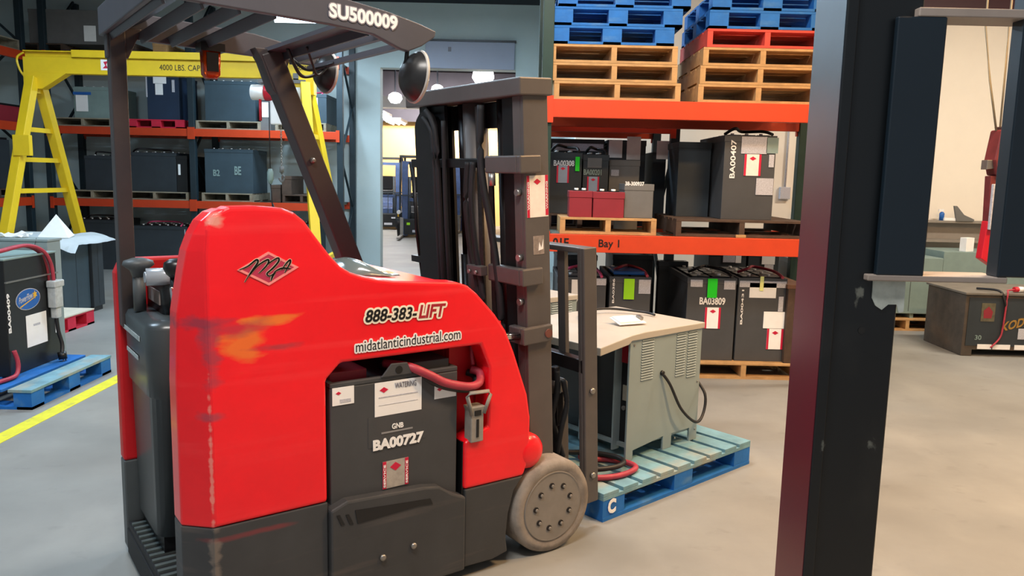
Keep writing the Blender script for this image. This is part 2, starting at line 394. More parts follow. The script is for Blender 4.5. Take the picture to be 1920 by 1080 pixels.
# ------------------------------------------------------------------ pallets
def pallet(name_mat, x0, y0, z0, W, D, label, kind='stringer', H=.13, rz=0, group=None, deck=None, mats=None, nb=6):
    """front edge along local x, standing at its front-left corner; decks and runners are parts"""
    t = thing('pallet', label, 'pallet', (x0, y0, z0), rz, group)
    m_ = name_mat; md = deck or m_
    tb = .018; bb = .018
    top = MB(); bot = MB()
    if kind == 'stringer':
        for i in range(nb):
            w = D/nb*.82; y = (D-w)*i/(nb-1); top.box(0, y, H-tb, W, y+w, H)
        for i in range(3):
            w = .1; y = (D-w)*i/2; bot.box(0, y, 0, W, y+w, bb)
        for i in range(3):
            w = .04; x = (W-w)*i/2
            obj('stringer', MB().box(x, .002, bb, x+w, D-.002, H-tb), m_, t)
    elif kind == 'block':
        for i in range(nb):
            w = D/nb*.82; y = (D-w)*i/(nb-1); top.box(0, y, H-tb, W, y+w, H)
        for i in range(3):
            w = .13; x = (W-w)*i/2; bot.box(x, 0, 0, x+w, D, bb)
        bot.box(0, 0, 0, W, .1, bb).box(0, D-.1, 0, W, D, bb)
        for i in range(3):
            w = .14; x = (W-w)*i/2
            for j in range(3):
                dd = .12; y = (D-dd)*j/2; obj('block', MB().box(x, y+.002, bb, x+w, y+dd-.002, H-tb), m_, t)
    else:  # 'cross': boards run away from the front edge
        n = nb
        top.box(0, 0, H-tb*2, W, .09, H-tb).box(0, D-.09, H-tb*2, W, D, H-tb).box(0, D/2-.05, H-tb*2, W, D/2+.05, H-tb)
        for i in range(n):
            w = W/n*.80; x = (W-w)*i/(n-1); top.box(x, 0, H-tb, x+w, D, H)
        bot.box(0, 0, 0, W, .12, bb).box(0, D-.12, 0, W, D, bb).box(0, D/2-.06, 0, W, D/2+.06, bb)
        for j in range(3):
            dd = .12; y = (D-dd)*j/2
            for i in range(3):
                w = .15; x = (W-w)*i/2; obj('block', MB().box(x, y+.002, bb, x+w, y+dd-.002, H-tb*2), m_, t)
    obj('top_deck', top, md, t, bevel=.002); obj('bottom_deck', bot, m_, t)
    return t

# ------------------------------------------------------------------ racks
def rack(label, xs, y0, D, beams, m_p, zt, decks=True, bt=.12, pw=.08, rot=None, side=False, brace=True):
    t = thing('pallet_rack', label, 'rack', (xs[0], y0, 0), rot or 0)
    X = [x-xs[0] for x in xs]
    for x in X:
        for y in (0, D-pw):
            up = obj('upright', MB().box(x-pw/2, y, .01, x+pw/2, y+pw, zt).box(x-pw*.8, y-.02, 0, x+pw*.8, y+pw+.02, .01), m_p, t, bevel=.004)
        if brace:
            b = MB(); z = .25; k = 0
            while z+.7 < zt:
                a, c = (pw, D-pw) if k % 2 == 0 else (D-pw, pw)
                b.bar((x, a, z), (x, c, z+.75), .03, .03); z += .78; k += 1
            obj('brace', b, m_p, up)
    for i in range(len(X)-1):
        for z in beams:
            for y in (0, D-pw):
                b = MB(); a, c = X[i]+pw/2, X[i+1]-pw/2
                b.box(a, y-.012 if y == 0 else y+.02, z-bt, c, y+.045 if y == 0 else y+.07, z-.002)
                bm = obj('beam', b, m_orange, t, bevel=.003)
                for h0, h1 in ((a-pw*.5, a+.01), (c-.01, c+pw*.5)):
                    obj('beam_bracket', MB().box(h0, y-.02 if y == 0 else y+.05, z-bt-.04, h1, y-.013 if y == 0 else y+.085, z+.02), m_orange, bm)
            if decks:
                dk = MB(); n = 9
                for k in range(n):
                    x = X[i]+pw/2+.03+(X[i+1]-X[i]-pw-.14)*k/(n-1); dk.box(x, .05, z-.02, x+.08, D-.01, z)
                for k in range(4):
                    y = .05+(D-.1)*k/3; dk.box(X[i]+pw/2, y-.005, z-.03, X[i+1]-pw/2, y+.01, z-.018)
                obj('shelf_deck', dk, m_deck, t)
    return t

# ------------------------------------------------------------------ boxes of many kinds (battery cases)
def battery(label, px0, px1, py0, zb, Y, D, m_, decals=(), cells=True, cable=None, name='battery', cat='battery', group=None, lip=True, tilt=0, ztop=None, X0=None, X1=None, posts=True):
    xa = at(px0, py0, Y).x if X0 is None else X0; xb = at(px1, py0, Y).x if X1 is None else X1
    zt = at((px0+px1)/2, py0, Y).z if ztop is None else ztop
    W = xb-xa; H = zt-zb
    t = thing(name, label, cat, (xa, Y, zb), 0, group)
    c = MB(); c.box(0, 0, 0, W, D, H-.03)
    if lip:
        c.box(-.004, -.004, H-.05, W+.004, .02, H).box(-.004, D-.02, H-.05, W+.004, D+.004, H)
        c.box(-.004, .02, H-.05, .02, D-.02, H).box(W-.02, .02, H-.05, W+.004, D-.02, H)
    obj('case', c, m_, t, bevel=.003)
    if cells and W > .12:
        g = MB(); n = max(2, int(W/.13)); k2 = max(2, int(D/.2))
        for i in range(n):
            for j in range(k2):
                x = .03+(W-.06)*(i+.08)/n; y = .03+(D-.06)*(j+.08)/k2
                g.box(x, y, H-.03, x+(W-.06)/n*.84, y+(D-.06)/k2*.84, H+.006)
        cc = obj('cell_tops', g, m_blackp, t)
        if posts:
            g = MB()
            for i in range(n):
                for j in range(k2):
                    x = .03+(W-.06)*(i+.5)/n; y = .03+(D-.06)*(j+.5)/k2; g.cyl((x, y, H), (x, y, H+.02), .014, 8)
            tag(obj('vent_caps', g, m_white, cc))
    for dcl in decals:
        k = dcl[0]
        if k == 'label' or k == 'rl' or k == 'tag':
            _, a, b0, a1, b1, mm = dcl[:6]
            p = at(a, b0, Y); q = at(a1, b1, Y)
            e = .004 if k != 'tag' else .012
            pl = obj({'label': 'paper_label', 'rl': 'bordered_label', 'tag': 'hanging_tag'}[k], MB().box(p.x-xa, -e-.003, q.z-zb, q.x-xa, -e, p.z-zb), mm, t)
            if k == 'rl':
                w_ = (q.x-p.x)
                objs('red_border', [MB().box(p.x-xa, -e-.004, q.z-zb, p.x-xa+w_*.13, -e-.003, p.z-zb), MB().box(q.x-xa-w_*.13, -e-.004, q.z-zb, q.x-xa, -e-.003, p.z-zb)], m_labelred, pl)
                cx = (p.x+q.x)/2-xa; cz = p.z-zb-w_*.25; s_ = w_*.2
                obj('diamond', MB().prism([(cx-s_, cz), (cx, cz-s_*.6), (cx+s_, cz), (cx, cz+s_*.6)], -e-.005, -e-.003), m_labelred, pl)
        elif k == 'text':
            _, s, a, b0, a1, b1, mm = dcl[:7]
            p = at(a, b1, Y); q = at(a1, b0, Y); lettering(s, t, mm, (p.x-xa, -.005, p.z-zb), q.x-p.x, q.z-p.z, bold=.03)
        elif k == 'vtext':
            _, s, a, b0, a1, b1, mm = dcl[:7]
            bm_ = (b0+b1)/2; p = at(a1-1, bm_, Y); q = at(a+2, bm_, Y); zz = at(a, b1, Y).z; lettering(s, t, mm, (p.x-xa, -.005, zz-zb), at(a, b0, Y).z-zz, p.x-q.x, vertical=True, bold=.02)
    if cable:
        pts = [(W*.15, D*.3, H+.02), (W*.3, D*.2, H+.06), (W*.6, D*.5, H+.05), (W*.85, D*.2, H+.04), (W*.9, -.01, H+.01)]
        obj('cable', MB().tube(spline(pts, 6), .012, 8), cable, t)
    return t

# ================================================================== THE RED LIFT TRUCK
A = math.radians(54); UX = Vector((math.sin(A), math.cos(A), 0)); VX = Vector((-math.cos(A), math.sin(A), 0))
O = Vector((.188, 3.128, 0))
TR = thing('stand_up_forklift', 'red stand-up electric forklift with dark mast, scuffed rear and phone number on its side', 'forklift', tuple(O), math.radians(36))
def wpt(u, v, z): return O+UX*u+VX*v+Vector((0, 0, z))
# near side body panel (local x = forward, y = to the far side, z = up)
out = [(-1.362, .443), (-1.364, 1.30), (-1.356, 1.375), (-1.335, 1.42), (-1.286, 1.442), (-1.20, 1.444), (-1.123, 1.438), (-1.085, 1.424), (-1.05, 1.396), (-1.02, 1.355), (-.966, 1.284), (-.929, 1.245),
       (-.895, 1.224), (-.853, 1.209), (-.80, 1.196), (-.733, 1.186), (-.60, 1.175), (-.474, 1.165), (-.43, 1.15), (-.391, 1.12), (-.305, 1.032), (-.254, .965), (-.213, .877), (-.143, .696),
       (-.125, .60), (-.125, .43), (-.153, .362), (-.436, .365), (-.436, .552), (-.332, .597), (-.33, .828), (-.371, .922), (-.932, .92), (-.985, .868), (-.984, .443)]
mb = MB().prism(out, 0, .1)
body = obj('body_panel', mb, m_red, TR, bevel=.012, seg=3, angle=25)
# chamfered rear corner of the near side
lv = [(.443, -1.36, .078), (.9, -1.36, .078), (1.12, -1.36, .070), (1.25, -1.36, .052), (1.31, -1.359, .043), (1.36, -1.352, .033), (1.40, -1.338, .026), (1.425, -1.318, .020), (1.435, -1.30, .012)]
rg = []
for z, e, a in lv:
    rg.append([Vector((e, .002, z)), Vector((e-a, a, z)), Vector((e-a, a+.09, z)), Vector((e+.03, a+.09, z)), Vector((e+.03, .004, z))])
obj('rear_corner', MB().loft(rg, True, False), m_red, TR, bevel=.008, seg=3)
rg = []
for z in (.04, .443):
    e, a = -1.36, .078
    rg.append([Vector((e, .002, z)), Vector((e-a, a, z)), Vector((e-a, a+.09, z)), Vector((e+.03, a+.09, z)), Vector((e+.03, .004, z))])
obj('rear_skirt_corner', MB().loft(rg, True, False), m_skirt, TR, bevel=.006)
obj('rear_skirt', MB().prism([(-1.362, .045), (-1.362, .442), (-.984, .442), (-.984, .04)], 0, .1), m_skirt, TR, bevel=.004)
obj('front_skirt', MB().prism([(-.432, .05), (-.432, .364), (-.155, .362), (-.20, .31), (-.225, .22), (-.235, .12), (-.225, .06), (-.30, .045)], .0, .1), m_skirt, TR, bevel=.006)
obj('fender_bulge', MB().disc_profile((-.115, .035, .45), (0, 1, 0), [(-.040, .008), (-.039, .03), (-.034, .05), (-.022, .066), (-.004, .074), (.06, .074)], 32), m_red, TR)
# battery gate with slot
gate = MB().prism([(-.982, .05), (-.982, .415), (-.92, .438), (-.62, .422), (-.555, .41), (-.50, .372), (-.44, .345), (-.44, .05)], -.02, .08)
g = obj('battery_gate', gate, m_skirt, TR, bevel=.008, seg=2)
obj('gate_slot', MB().prism([(-.894, .400), (-.596, .374), (-.585, .352), (-.64, .358), (-.885, .350)], -.0225, -.012), m_blackp, g)
obj('gate_vent', MB().prism([(-.962, .397), (-.950, .396), (-.932, .358), (-.946, .358)], -.0225, -.012).prism([(-.929, .392), (-.917, .391), (-.900, .353), (-.914, .353)], -.0225, -.012), m_blackp, g)
for bx, bz in ((-.666, .211), (-.79, .200)):
    obj('bolt', MB().disc_profile((bx, -.02, bz), (0, -1, 0), [(0, .012), (.008, .012), (.011, .006)], 12), m_steel, g)
obj('gate_gap', MB().box(-.440, .012, .05, -.433, .09, .55), m_blackp, g)
# inside shell, chassis and far side
obj('chassis', MB().box(-1.34, .1, .05, -.98, .88, .18).box(-.98, .5, .05, -.2, .9, .2).box(-.45, .1, .07, -.2, .5, .3), m_blackp, TR)
obj('inner_bulkhead', MB().box(-.44, .16, .3, -.40, .90, 1.10).box(-1.0, .1, .2, -.98, .9, 1.05), m_red2, TR)
obj('connector_bay_wall', MB().box(-.44, .115, .45, -.2, .135, .98), m_red2, TR)
obj('bay_red_rod', MB().tube([(-.36, .09, .93), (-.355, .085, .86), (-.36, .07, .83)], .008, 8), m_cable, TR)
hood = MB().prism([(-.97, 1.10), (-.97, 1.18), (-.86, 1.185), (-.70, 1.176), (-.47, 1.155), (-.40, 1.11), (-.30, 1.01), (-.30, .95), (-.42, 1.02), (-.50, 1.10)], .098, .93)
obj('hood', hood, m_red, TR, bevel=.008)
obj('far_side_panel', MB().prism([(-1.46, .40), (-1.46, 1.15), (-1.44, 1.195), (-1.40, 1.205), (-.98, 1.205), (-.90, 1.18), (-.3, 1.0), (-.2, .40)], .90, .97), m_red2, TR, bevel=.01)
obj('far_side_skirt', MB().prism([(-1.46, .03), (-1.46, .40), (-.25, .40), (-.25, .03)], .90, .97), m_skirt2, TR, bevel=.006)
obj('platform_mat', MB().box(-1.46, .11, .02, -1.34, .90, .12).box(-1.455, .14, .12, -1.0, .89, .15), m_rubber, TR)
mb = MB()
for i in range(16):
    y = .16+i*.045; mb.box(-1.45, y, .15, -1.02, y+.018, .158)
obj('mat_ribs', mb, mat('mat_grey', '#4e5654', .6, 0, .2, 30), TR)
# padded side of the operator compartment
def rrect(x0, x1, y0, y1, r, z, n=5):
    P = []
    for cx, cy, a0 in ((x1-r, y1-r, 0), (x0+r, y1-r, 90), (x0+r, y0+r, 180), (x1-r, y0+r, 270)):
        for k in range(n+1):
            a = math.radians(a0+90*k/n); P.append(Vector((cx+r*math.cos(a), cy+r*math.sin(a), z)))
    return P
pad = MB().loft([rrect(-1.42, -1.0, .50, .892, .06, .22), rrect(-1.43, -1.0, .45, .892, .07, .75), rrect(-1.44, -1.0, .43, .892, .075, .76), rrect(-1.445, -1.0, .42, .892, .075, 1.0), rrect(-1.435, -1.0, .43, .885, .07, 1.02), rrect(-1.40, -1.02, .47, .86, .05, 1.03)])
pd = obj('compartment_pad', pad, m_plastic, TR)
obj('warning_label', MB().box(-1.4475, .56, .945, -1.4455, .86, .962).box(-1.4475, .60, .87, -1.4455, .80, .885), mat('label_grey', '#a9b4b4', .5, 0, .3, 60), pd)
obj('kick_plate', MB().box(-1.40, .52, .155, -1.0, .88, .22), m_blackp, TR)
obj('foot_pedal', MB().tube(spline([(-1.33, .36, .17), (-1.30, .33, .21), (-1.26, .30, .19)], 5), .02, 8), m_red2, TR)
cons = obj('control_console', MB().loft([rrect(-1.36, -1.02, .56, .88, .04, 1.03), rrect(-1.36, -1.02, .56, .88, .04, 1.12), rrect(-1.33, -1.04, .60, .86, .04, 1.155)]), m_blackp, TR)
obj('arm_rest', MB().cyl((-1.405, .62, 1.165), (-1.25, .60, 1.165), .032, 16).cyl((-1.41, .62, 1.165), (-1.405, .62, 1.165), .02, 12), m_silver, cons)
obj('console_screen', MB().box(-1.364, .62, 1.06, -1.36, .80, 1.11), mat('screen_tan', '#8f8580', .3, 0, .1), cons)
ctl = obj('control_handle', MB().disc_profile((-1.335, .47, 1.175), (0, 0, 1), [(0, .018), (.015, .034), (.035, .043), (.055, .040), (.068, .02)], 20).cyl((-1.335, .47, 1.02), (-1.335, .47, 1.18), .022, 14), m_blackp, TR)
obj('chrome_guard', MB().tube(spline([(-1.36, .44, 1.15), (-1.355, .43, 1.09), (-1.33, .43, 1.06), (-1.29, .44, 1.035)], 6), .007, 8), m_chrome, ctl)
st = obj('steering_tiller', MB().disc_profile((-1.41, .72, 1.15), (0, 0, 1), [(0, .02), (.03, .03), (.05, .055), (.065, .05), (.075, .02)], 20).cyl((-1.41, .72, 1.03), (-1.41, .72, 1.16), .022, 12), m_skirt2, TR)
# smoky cowl on the hood
mb = MB(); rings = []
for k in range(9):
    t = k/8; xx = -.83+.22*t; h = math.sin(math.pi*min(1, t*1.15+.02)**.8)*.06 if t < .87 else .008
    rings.append([Vector((xx, .34+.15*math.cos(a), 1.176+max(.004, h)*math.sin(a))) for a in [math.pi*j/14 for j in range(15)]])
obj('smoked_cowl', mb.loft(rings, True, True), mat('smoked_plastic', '#5d6a6b', .15, 0, .05, 4), TR)

# lettering and decals on the side
body_t = TR
lettering('888-383-', TR, m_ltr, (-.845, -.0032, 1.050), .198, .044, halo=m_halo, shear=.22, bold=.025, rise=-.012)
lettering('LIFT', TR, m_maroon, (-.640, -.0032, 1.047), .112, .048, halo=m_halo, shear=.22, bold=.03, rise=-.012)
lettering('midatlanticindustrial.com', TR, m_ltr, (-.880, -.0032, .952), .415, .036, halo=m_white, bold=.0, rise=.012)
dm = MB()
cx, cz, a_, b_ = -1.171, 1.251, .097, .053
def dia(k): return [(cx-a_*k, cz), (cx, cz-b_*k), (cx+a_*k, cz), (cx, cz+b_*k)]
o1, o2 = dia(1), dia(.84)
for i in range(4):
    j = (i+1) % 4; dm.prism([o1[i], o1[j], o2[j], o2[i]], -.0022, -.0005)
lg = obj('diamond_logo', dm, m_pinklogo, TR)
obj('diamond_field', MB().prism(o2, -.0016, -.0004), mat('dark_rose_vinyl', '#b83050', .45, 0, .05), lg)
def stroke(pts, wds, m_, nm, y=-.0030):
    P = spline([(p[0], 0, p[1]) for p in pts], 6); mbb = MB(); n = len(P); L_ = []; R_ = []
    for i, p in enumerate(P):
        t = (P[min(i+1, n-1)]-P[max(i-1, 0)]).normalized(); nn = Vector((-t.z, 0, t.x))
        w_ = wds*(.35+.65*math.sin(math.pi*min(1, max(0, i/(n-1)))))
        L_.append((p+nn*w_)); R_.append((p-nn*w_))
    for i in range(n-1):
        vs = [mbb.b.verts.new((q.x, y, q.z)) for q in (L_[i], L_[i+1], R_[i+1], R_[i])]; mbb.b.faces.new(vs)
    bmesh.ops.solidify(mbb.b, geom=mbb.b.faces[:], thickness=.0006)
    return obj(nm, mbb, m_, lg)
script = [[(-1.262, 1.252), (-1.235, 1.262), (-1.21, 1.28), (-1.205, 1.272), (-1.225, 1.245), (-1.247, 1.212)],
          [(-1.232, 1.232), (-1.205, 1.262), (-1.175, 1.279), (-1.172, 1.27), (-1.186, 1.252), (-1.203, 1.238)],
          [(-1.20, 1.240), (-1.17, 1.268), (-1.142, 1.283), (-1.140, 1.272), (-1.158, 1.252), (-1.177, 1.236), (-1.168, 1.228), (-1.150, 1.240)],
          [(-1.150, 1.238), (-1.160, 1.226), (-1.165, 1.212)],
          [(-1.130, 1.245), (-1.118, 1.262), (-1.104, 1.275), (-1.102, 1.268), (-1.112, 1.250), (-1.121, 1.235)],
          [(-1.155, 1.240), (-1.13, 1.250), (-1.10, 1.248)]]
for s_ in script:
    stroke(s_, .0048, m_halo, 'script_outline', -.0027); stroke(s_, .0028, m_ltr, 'script_letter', -.0036)

# load wheel
wh = obj('drive_wheel', MB().disc_profile((0, 0, 0), (0, 1, 0), [(-.004, .150), (-.012, .165), (-.006, .192), (.012, .200), (.13, .200), (.15, .19), (.155, .15)], 56), m_tyre, TR, loc=(0, .0, .2))
obj('wheel_disc', MB().disc_profile((0, 0, 0), (0, 1, 0), [(-.006, .142), (-.010, .146), (-.004, .150), (.02, .150)], 48).disc_profile((0, 0, 0), (0, 1, 0), [(-.007, .143), (.01, .143)], 48), m_hub, wh)
for k in range(9):
    a = 2*math.pi*k/9+.3; hx, hz = .092*math.cos(a), .092*math.sin(a)
    obj('lug_hole', MB().disc_profile((hx, -.0105, hz), (0, 1, 0), [(0, .0125), (.004, .0125)], 14), m_mdark, wh)
    obj('lug_nut', MB().disc_profile((hx+.003, -.0145, hz-.002), (0, 1, 0), [(0, .005), (.002, .008), (.006, .008)], 6), m_hub, wh)
wh2 = obj('drive_wheel', MB().disc_profile((0, 0, 0), (0, 1, 0), [(-.155, .15), (-.15, .19), (-.13, .2), (0, .2), (.005, .15)], 40), m_tyre, TR, loc=(0, .93, .2))

# overhead guard
gd = obj('guard_side_rail', MB().prism([(-1.46, 2.03), (-1.46, 2.13), (-1.2, 2.128), (-.913, 2.103), (-.75, 2.082), (-.63, 2.058), (-.565, 2.04), (-.57, 2.02), (-.62, 1.985), (-.672, 1.962), (-.70, 1.966), (-.80, 2.002), (-.95, 2.015), (-1.2, 2.022)], .02, .045), m_guard, TR, bevel=.004)
lettering('SU500009', gd, m_white, (-.955, .0175, 2.035), .240, .046, rise=-.045, bold=.035, hw=.07, halo=mat('grey_outline', '#8d8890', .5, 0, 0))  # flat grey outline around the white characters
obj('guard_side_rail', MB().prism([(-1.46, 2.03), (-1.46, 2.13), (-.913, 2.103), (-.60, 2.05), (-.565, 2.03), (-.66, 2.0), (-.80, 2.01)], .885, .91), m_guard, TR, bevel=.004)
obj('guard_rear_rail', MB().box(-1.475, .02, 2.03, -1.455, .91, 2.13), m_guard, TR, bevel=.004)
for k in range(4):
    uc = -1.385+k*.107
    M_ = Matrix.Translation((uc, 0, 2.075)) @ Matrix.Rotation(math.radians(-24), 4, 'Y')
    obj('guard_slat', MB().box(-.078, .045, -.006, .074, .885, .006, M_).box(-.078, .045, -.035, -.068, .885, .0, M_), m_guard, TR, bevel=.003)
obj('guard_cross_plate', MB().box(-.880, .045, 2.03, -.81, .885, 2.045).box(-.815, .045, 2.0, -.805, .885, 2.045), m_guard, TR)
obj('guard_cross_bar', MB().box(-.765, .045, 1.995, -.745, .885, 2.015).box(-.690, .045, 1.975, -.668, .885, 1.995), m_guard, TR)
obj('guard_rear_post', MB().bar((-1.425, .87, .95), (-1.425, .87, 2.05), .055, .07).prism([(-1.46, 1.95), (-1.46, 2.06), (-1.34, 2.06), (-1.39, 1.95)], .84, .90), m_post, TR, bevel=.004)
fp = MB().bar((-.455, .86, 1.02), (-.865, .86, 2.03), .085, .095, up=(0, 1, 0))
obj('guard_front_post', fp, m_post, TR, bevel=.006)
obj('post_gusset', MB().prism([(-.93, 2.04), (-.78, 2.04), (-.80, 1.96), (-.82, 1.84), (-.86, 1.88), (-.90, 1.99)], .82, .905), m_post, TR, bevel=.004)
obj('post_bolt', MB().disc_profile((-.70, .80, 1.60), (0, -1, 0), [(-.02, .012), (0, .012), (.01, .006)], 12), m_steel, TR)
wire = MB().tube(spline([(-.80, .80, 2.02), (-.76, .72, 1.96), (-.72, .66, 1.965), (-.69, .6, 1.98)], 8), .006, 6).tube(spline([(-.82, .55, 2.02), (-.78, .6, 1.97), (-.75, .62, 1.93), (-.69, .65, 1.975)], 8), .005, 6)
wire.tube(spline([(-.84, .7, 2.03), (-.78, .72, 1.935), (-.70, .74, 1.95), (-.66, .76, 1.98)], 8), .007, 6)
obj('guard_wiring', wire, m_cabb, TR)
# amber strobe
bk = obj('strobe_lens', MB().loft([rrect(-1.140, -1.072, .78, .84, .012, 2.0), rrect(-1.138, -1.074, .782, .838, .012, 1.915), rrect(-1.128, -1.084, .79, .83, .012, 1.90)]), m_amber, TR)
obj('strobe_core', MB().box(-1.128, .775, 1.925, -1.085, .782, 1.995), m_blackp, bk)
obj('strobe_bracket', MB().box(-1.15, .77, 2.0, -1.06, .85, 2.03), m_blackp, TR)
# convex mirrors
def mirror(c, r, d):
    dv = Vector(d).normalized()
    mo = obj('convex_mirror', MB().disc_profile(c, d, [(-r*.62, r*.12), (-r*.60, r*.35), (-r*.48, r*.62), (-r*.25, r*.86), (-r*.05, r*.97), (0, r)], 36), mat('mirror_back', '#232324', .35, 0, .15, 30), TR)
    c = Vector(c)
    obj('mirror_rim', MB().disc_profile(c, d, [(-.004, r*.97), (-.004, r*1.03), (.006, r*1.03), (.006, r*.97)], 36), mat('rim_grey', '#b8b4ae', .35, 0, .05), mo)
    obj('mirror_face', MB().disc_profile(c, d, [(.007, r*.97), (.02, r*.7), (.028, r*.3), (.03, .004)], 36), m_chrome, mo)
    obj('mirror_stalk', MB().tube([c-dv*r*.5, c-dv*r*.4+Vector((0, 0, r*.9)), (c.x-.02, c.y, 2.01)], .008, 8), m_blackp, mo)
mirror((-.625, .05, 1.885), .088, (.93, -.05, -.10))
mirror((-.635, .80, 1.965), .083, (.93, .10, -.05))

# -------- mast, leaning back a little
MT = dict(loc=(.085, 0, 0), rot=(0, -.058, 0))
def mast(name, mb, m_, parent=None, **k):
    if parent is None: return obj(name, mb, m_, TR, loc=MT['loc'], rot=MT['rot'], **k)
    return obj(name, mb, m_, parent, **k)
near = mast('outer_mast_rail', MB().box(-.122, .08, .07, 0, .098, 1.88).box(-.122, .098, .07, -.106, .15, 1.88).box(-.016, .098, .07, 0, .15, 1.88), m_mast, bevel=.003)
mast('outer_mast_rail', MB().box(-.122, .872, .07, 0, .89, 1.88).box(-.122, .82, .07, -.106, .872, 1.88).box(-.016, .82, .07, 0, .872, 1.88), m_mdark, bevel=.003)
mast('inner_mast_rail', MB().box(-.10, .155, .07, -.02, .172, 1.87).box(-.10, .172, .07, -.086, .25, 1.87).box(-.034, .172, .07, -.02, .215, 1.87), m_chan)
mast('inner_mast_rail', MB().box(-.10, .80, .07, -.02, .815, 1.87).box(-.10, .70, .07, -.085, .80, 1.87).box(-.034, .75, .07, -.02, .80, 1.87), m_chan)
mast('mast_top_plate', MB().box(-.15, .06, 1.872, .01, .97, 1.94), m_mast, bevel=.006)
for b_ in ((-.14, .15, 1.595, -.10, .96, 1.635), (-.135, .10, .5, -.11, .88, .62), (-.02, .15, 1.76, .0, .83, 1.87), (-.105, .44, .07, -.09, .70, .95)):
    mast('mast_cross_member', MB().box(*b_), m_mdark, bevel=.004)
for z in (1.61, 1.165, .925):
    arm = mast('mast_bracket', MB().box(-.160, .055, z-.035, -.055 if z > 1 else -.01, .08, z+.035).box(-.160, .08, z-.035, -.126, .30 if z > 1 else .16, z+.035), m_mast, bevel=.006)
mast('tilt_cylinder', MB().cyl((-.30, .10, .945), (-.16, .09, .925), .016, 14), m_chrome)
mast('tilt_pin', MB().cyl((-.035, .05, .925), (-.035, .06, .925), .018, 14), mat('rust_pin', '#6a3a30', .6, 0, .2, 20))
mast('lift_cylinder', MB().cyl((-.04, .54, .1), (-.04, .54, 1.87), .055, 24), m_mast)
mast('lift_cylinder', MB().cyl((-.03, .64, .1), (-.03, .64, 1.2), .04, 20).cyl((-.03, .64, 1.2), (-.03, .64, 1.87), .032, 16), m_mdark)
mast('lift_cylinder', MB().cyl((-.055, .30, .1), (-.055, .30, 1.87), .03, 18), m_mdark)
sh = mast('chain_sheave', MB().prism([(.90, .3), (.90, 1.78), (.88, 1.815), (.85, 1.84), (.81, 1.85), (.77, 1.845), (.74, 1.82), (.72, 1.78), (.72, .3)], -.145, -.125, 'x'), m_mdark)
mast('lift_chain', MB().box(-.11, .405, .3, -.10, .435, 1.85), mat('chain_steel', '#3a3431', .4, .5, .4, 60))
mast('lift_chain', MB().box(-.11, .32, .9, -.10, .35, 1.6), mat('chain_steel', '#3a3431', .4, .5, .4, 60))
def hose(pts, r=.013, m_=m_rubber): return mast('hydraulic_hose', MB().tube(spline(pts, 8), r, 10), m_)
hose([(-.15, .44, 1.62), (-.16, .45, 1.45), (-.165, .42, 1.25), (-.165, .37, 1.08), (-.165, .37, .85), (-.15, .39, .6)])
hose([(-.15, .40, 1.62), (-.165, .40, 1.45), (-.17, .37, 1.25), (-.17, .33, 1.08), (-.17, .33, .85), (-.15, .35, .6)])
hose([(-.14, .345, 1.85), (-.15, .34, 1.6), (-.15, .28, 1.35), (-.15, .24, 1.15), (-.15, .22, .95), (-.14, .22, .7)], .015)
hose([(-.155, .66, .7), (-.16, .67, 1.3), (-.16, .68, 1.7), (-.16, .71, 1.80), (-.16, .76, 1.85)], .012)
hose([(-.155, .69, .7), (-.16, .70, 1.3), (-.16, .71, 1.7), (-.16, .74, 1.78), (-.16, .79, 1.82)], .010)
hose([(-.15, .63, 1.8), (-.155, .63, 1.4), (-.155, .62, 1.0), (-.15, .62, .6)], .010)
cl = mast('hose_clamp', MB().box(-.195, .30, 1.15, -.16, .41, 1.19), m_mast, bevel=.003)
obj('clamp_bolt', MB().disc_profile((-.195, .33, 1.165), (-1, 0, 0), [(0, .008), (.01, .008)], 8).disc_profile((-.195, .38, 1.165), (-1, 0, 0), [(0, .008), (.01, .008)], 8), m_steel, cl)
for c_, d_, l_ in (((-.122, .11, 1.50), (-1, 0, 0), .02), ((-.122, .11, 1.24), (-1, 0, 0), .02), ((-.122, .11, 1.06), (-1, 0, 0), .02), ((-.165, .24, 1.575), (0, 0, -1), .05)):
    mast('steel_fitting', MB().disc_profile(c_, d_, [(0, .014), (l_, .014)], 10), m_steel)
gp = mast('hose_guide_pole', MB().tube([(-.13, .97, 1.62), (-.12, .96, 1.3), (-.10, .93, .9)], .014, 10), m_mdark)
obj('guide_clip', MB().box(-.14, .88, 1.14, -.09, 1.0, 1.17), m_mdark, gp)
# labels on the near rail
lab = mast('bordered_label', MB().box(-.112, .0785, 1.40, -.006, .0800, 1.565), mat('label_cream', '#efe6dc', .5, 0, .06, 30))
objs('red_border', [MB().box(-.112, .0778, 1.40, -.099, .0785, 1.565), MB().box(-.020, .0778, 1.405, -.006, .0785, 1.565)], m_labelred, lab)
obj('diamond', MB().prism([(-.078, 1.54), (-.06, 1.528), (-.042, 1.54), (-.06, 1.552)], .0778, .0785), m_labelred, lab)
lettering('WARNING', lab, m_white, (-.1015, .0772, 1.43), .11, .008, vertical=True); lettering('WARNING', lab, m_white, (-.0095, .0772, 1.43), .11, .008, vertical=True)
lab = mast('small_label', MB().box(-.085, .0785, 1.25, -.03, .0800, 1.325), mat('label_grey2', '#8c8078', .5, 0, .3, 60))
obj('white_marks', MB().prism([(-.06, 1.265), (-.055, 1.30), (-.045, 1.275), (-.035, 1.31), (-.036, 1.27)], .0778, .0785), m_white, lab)
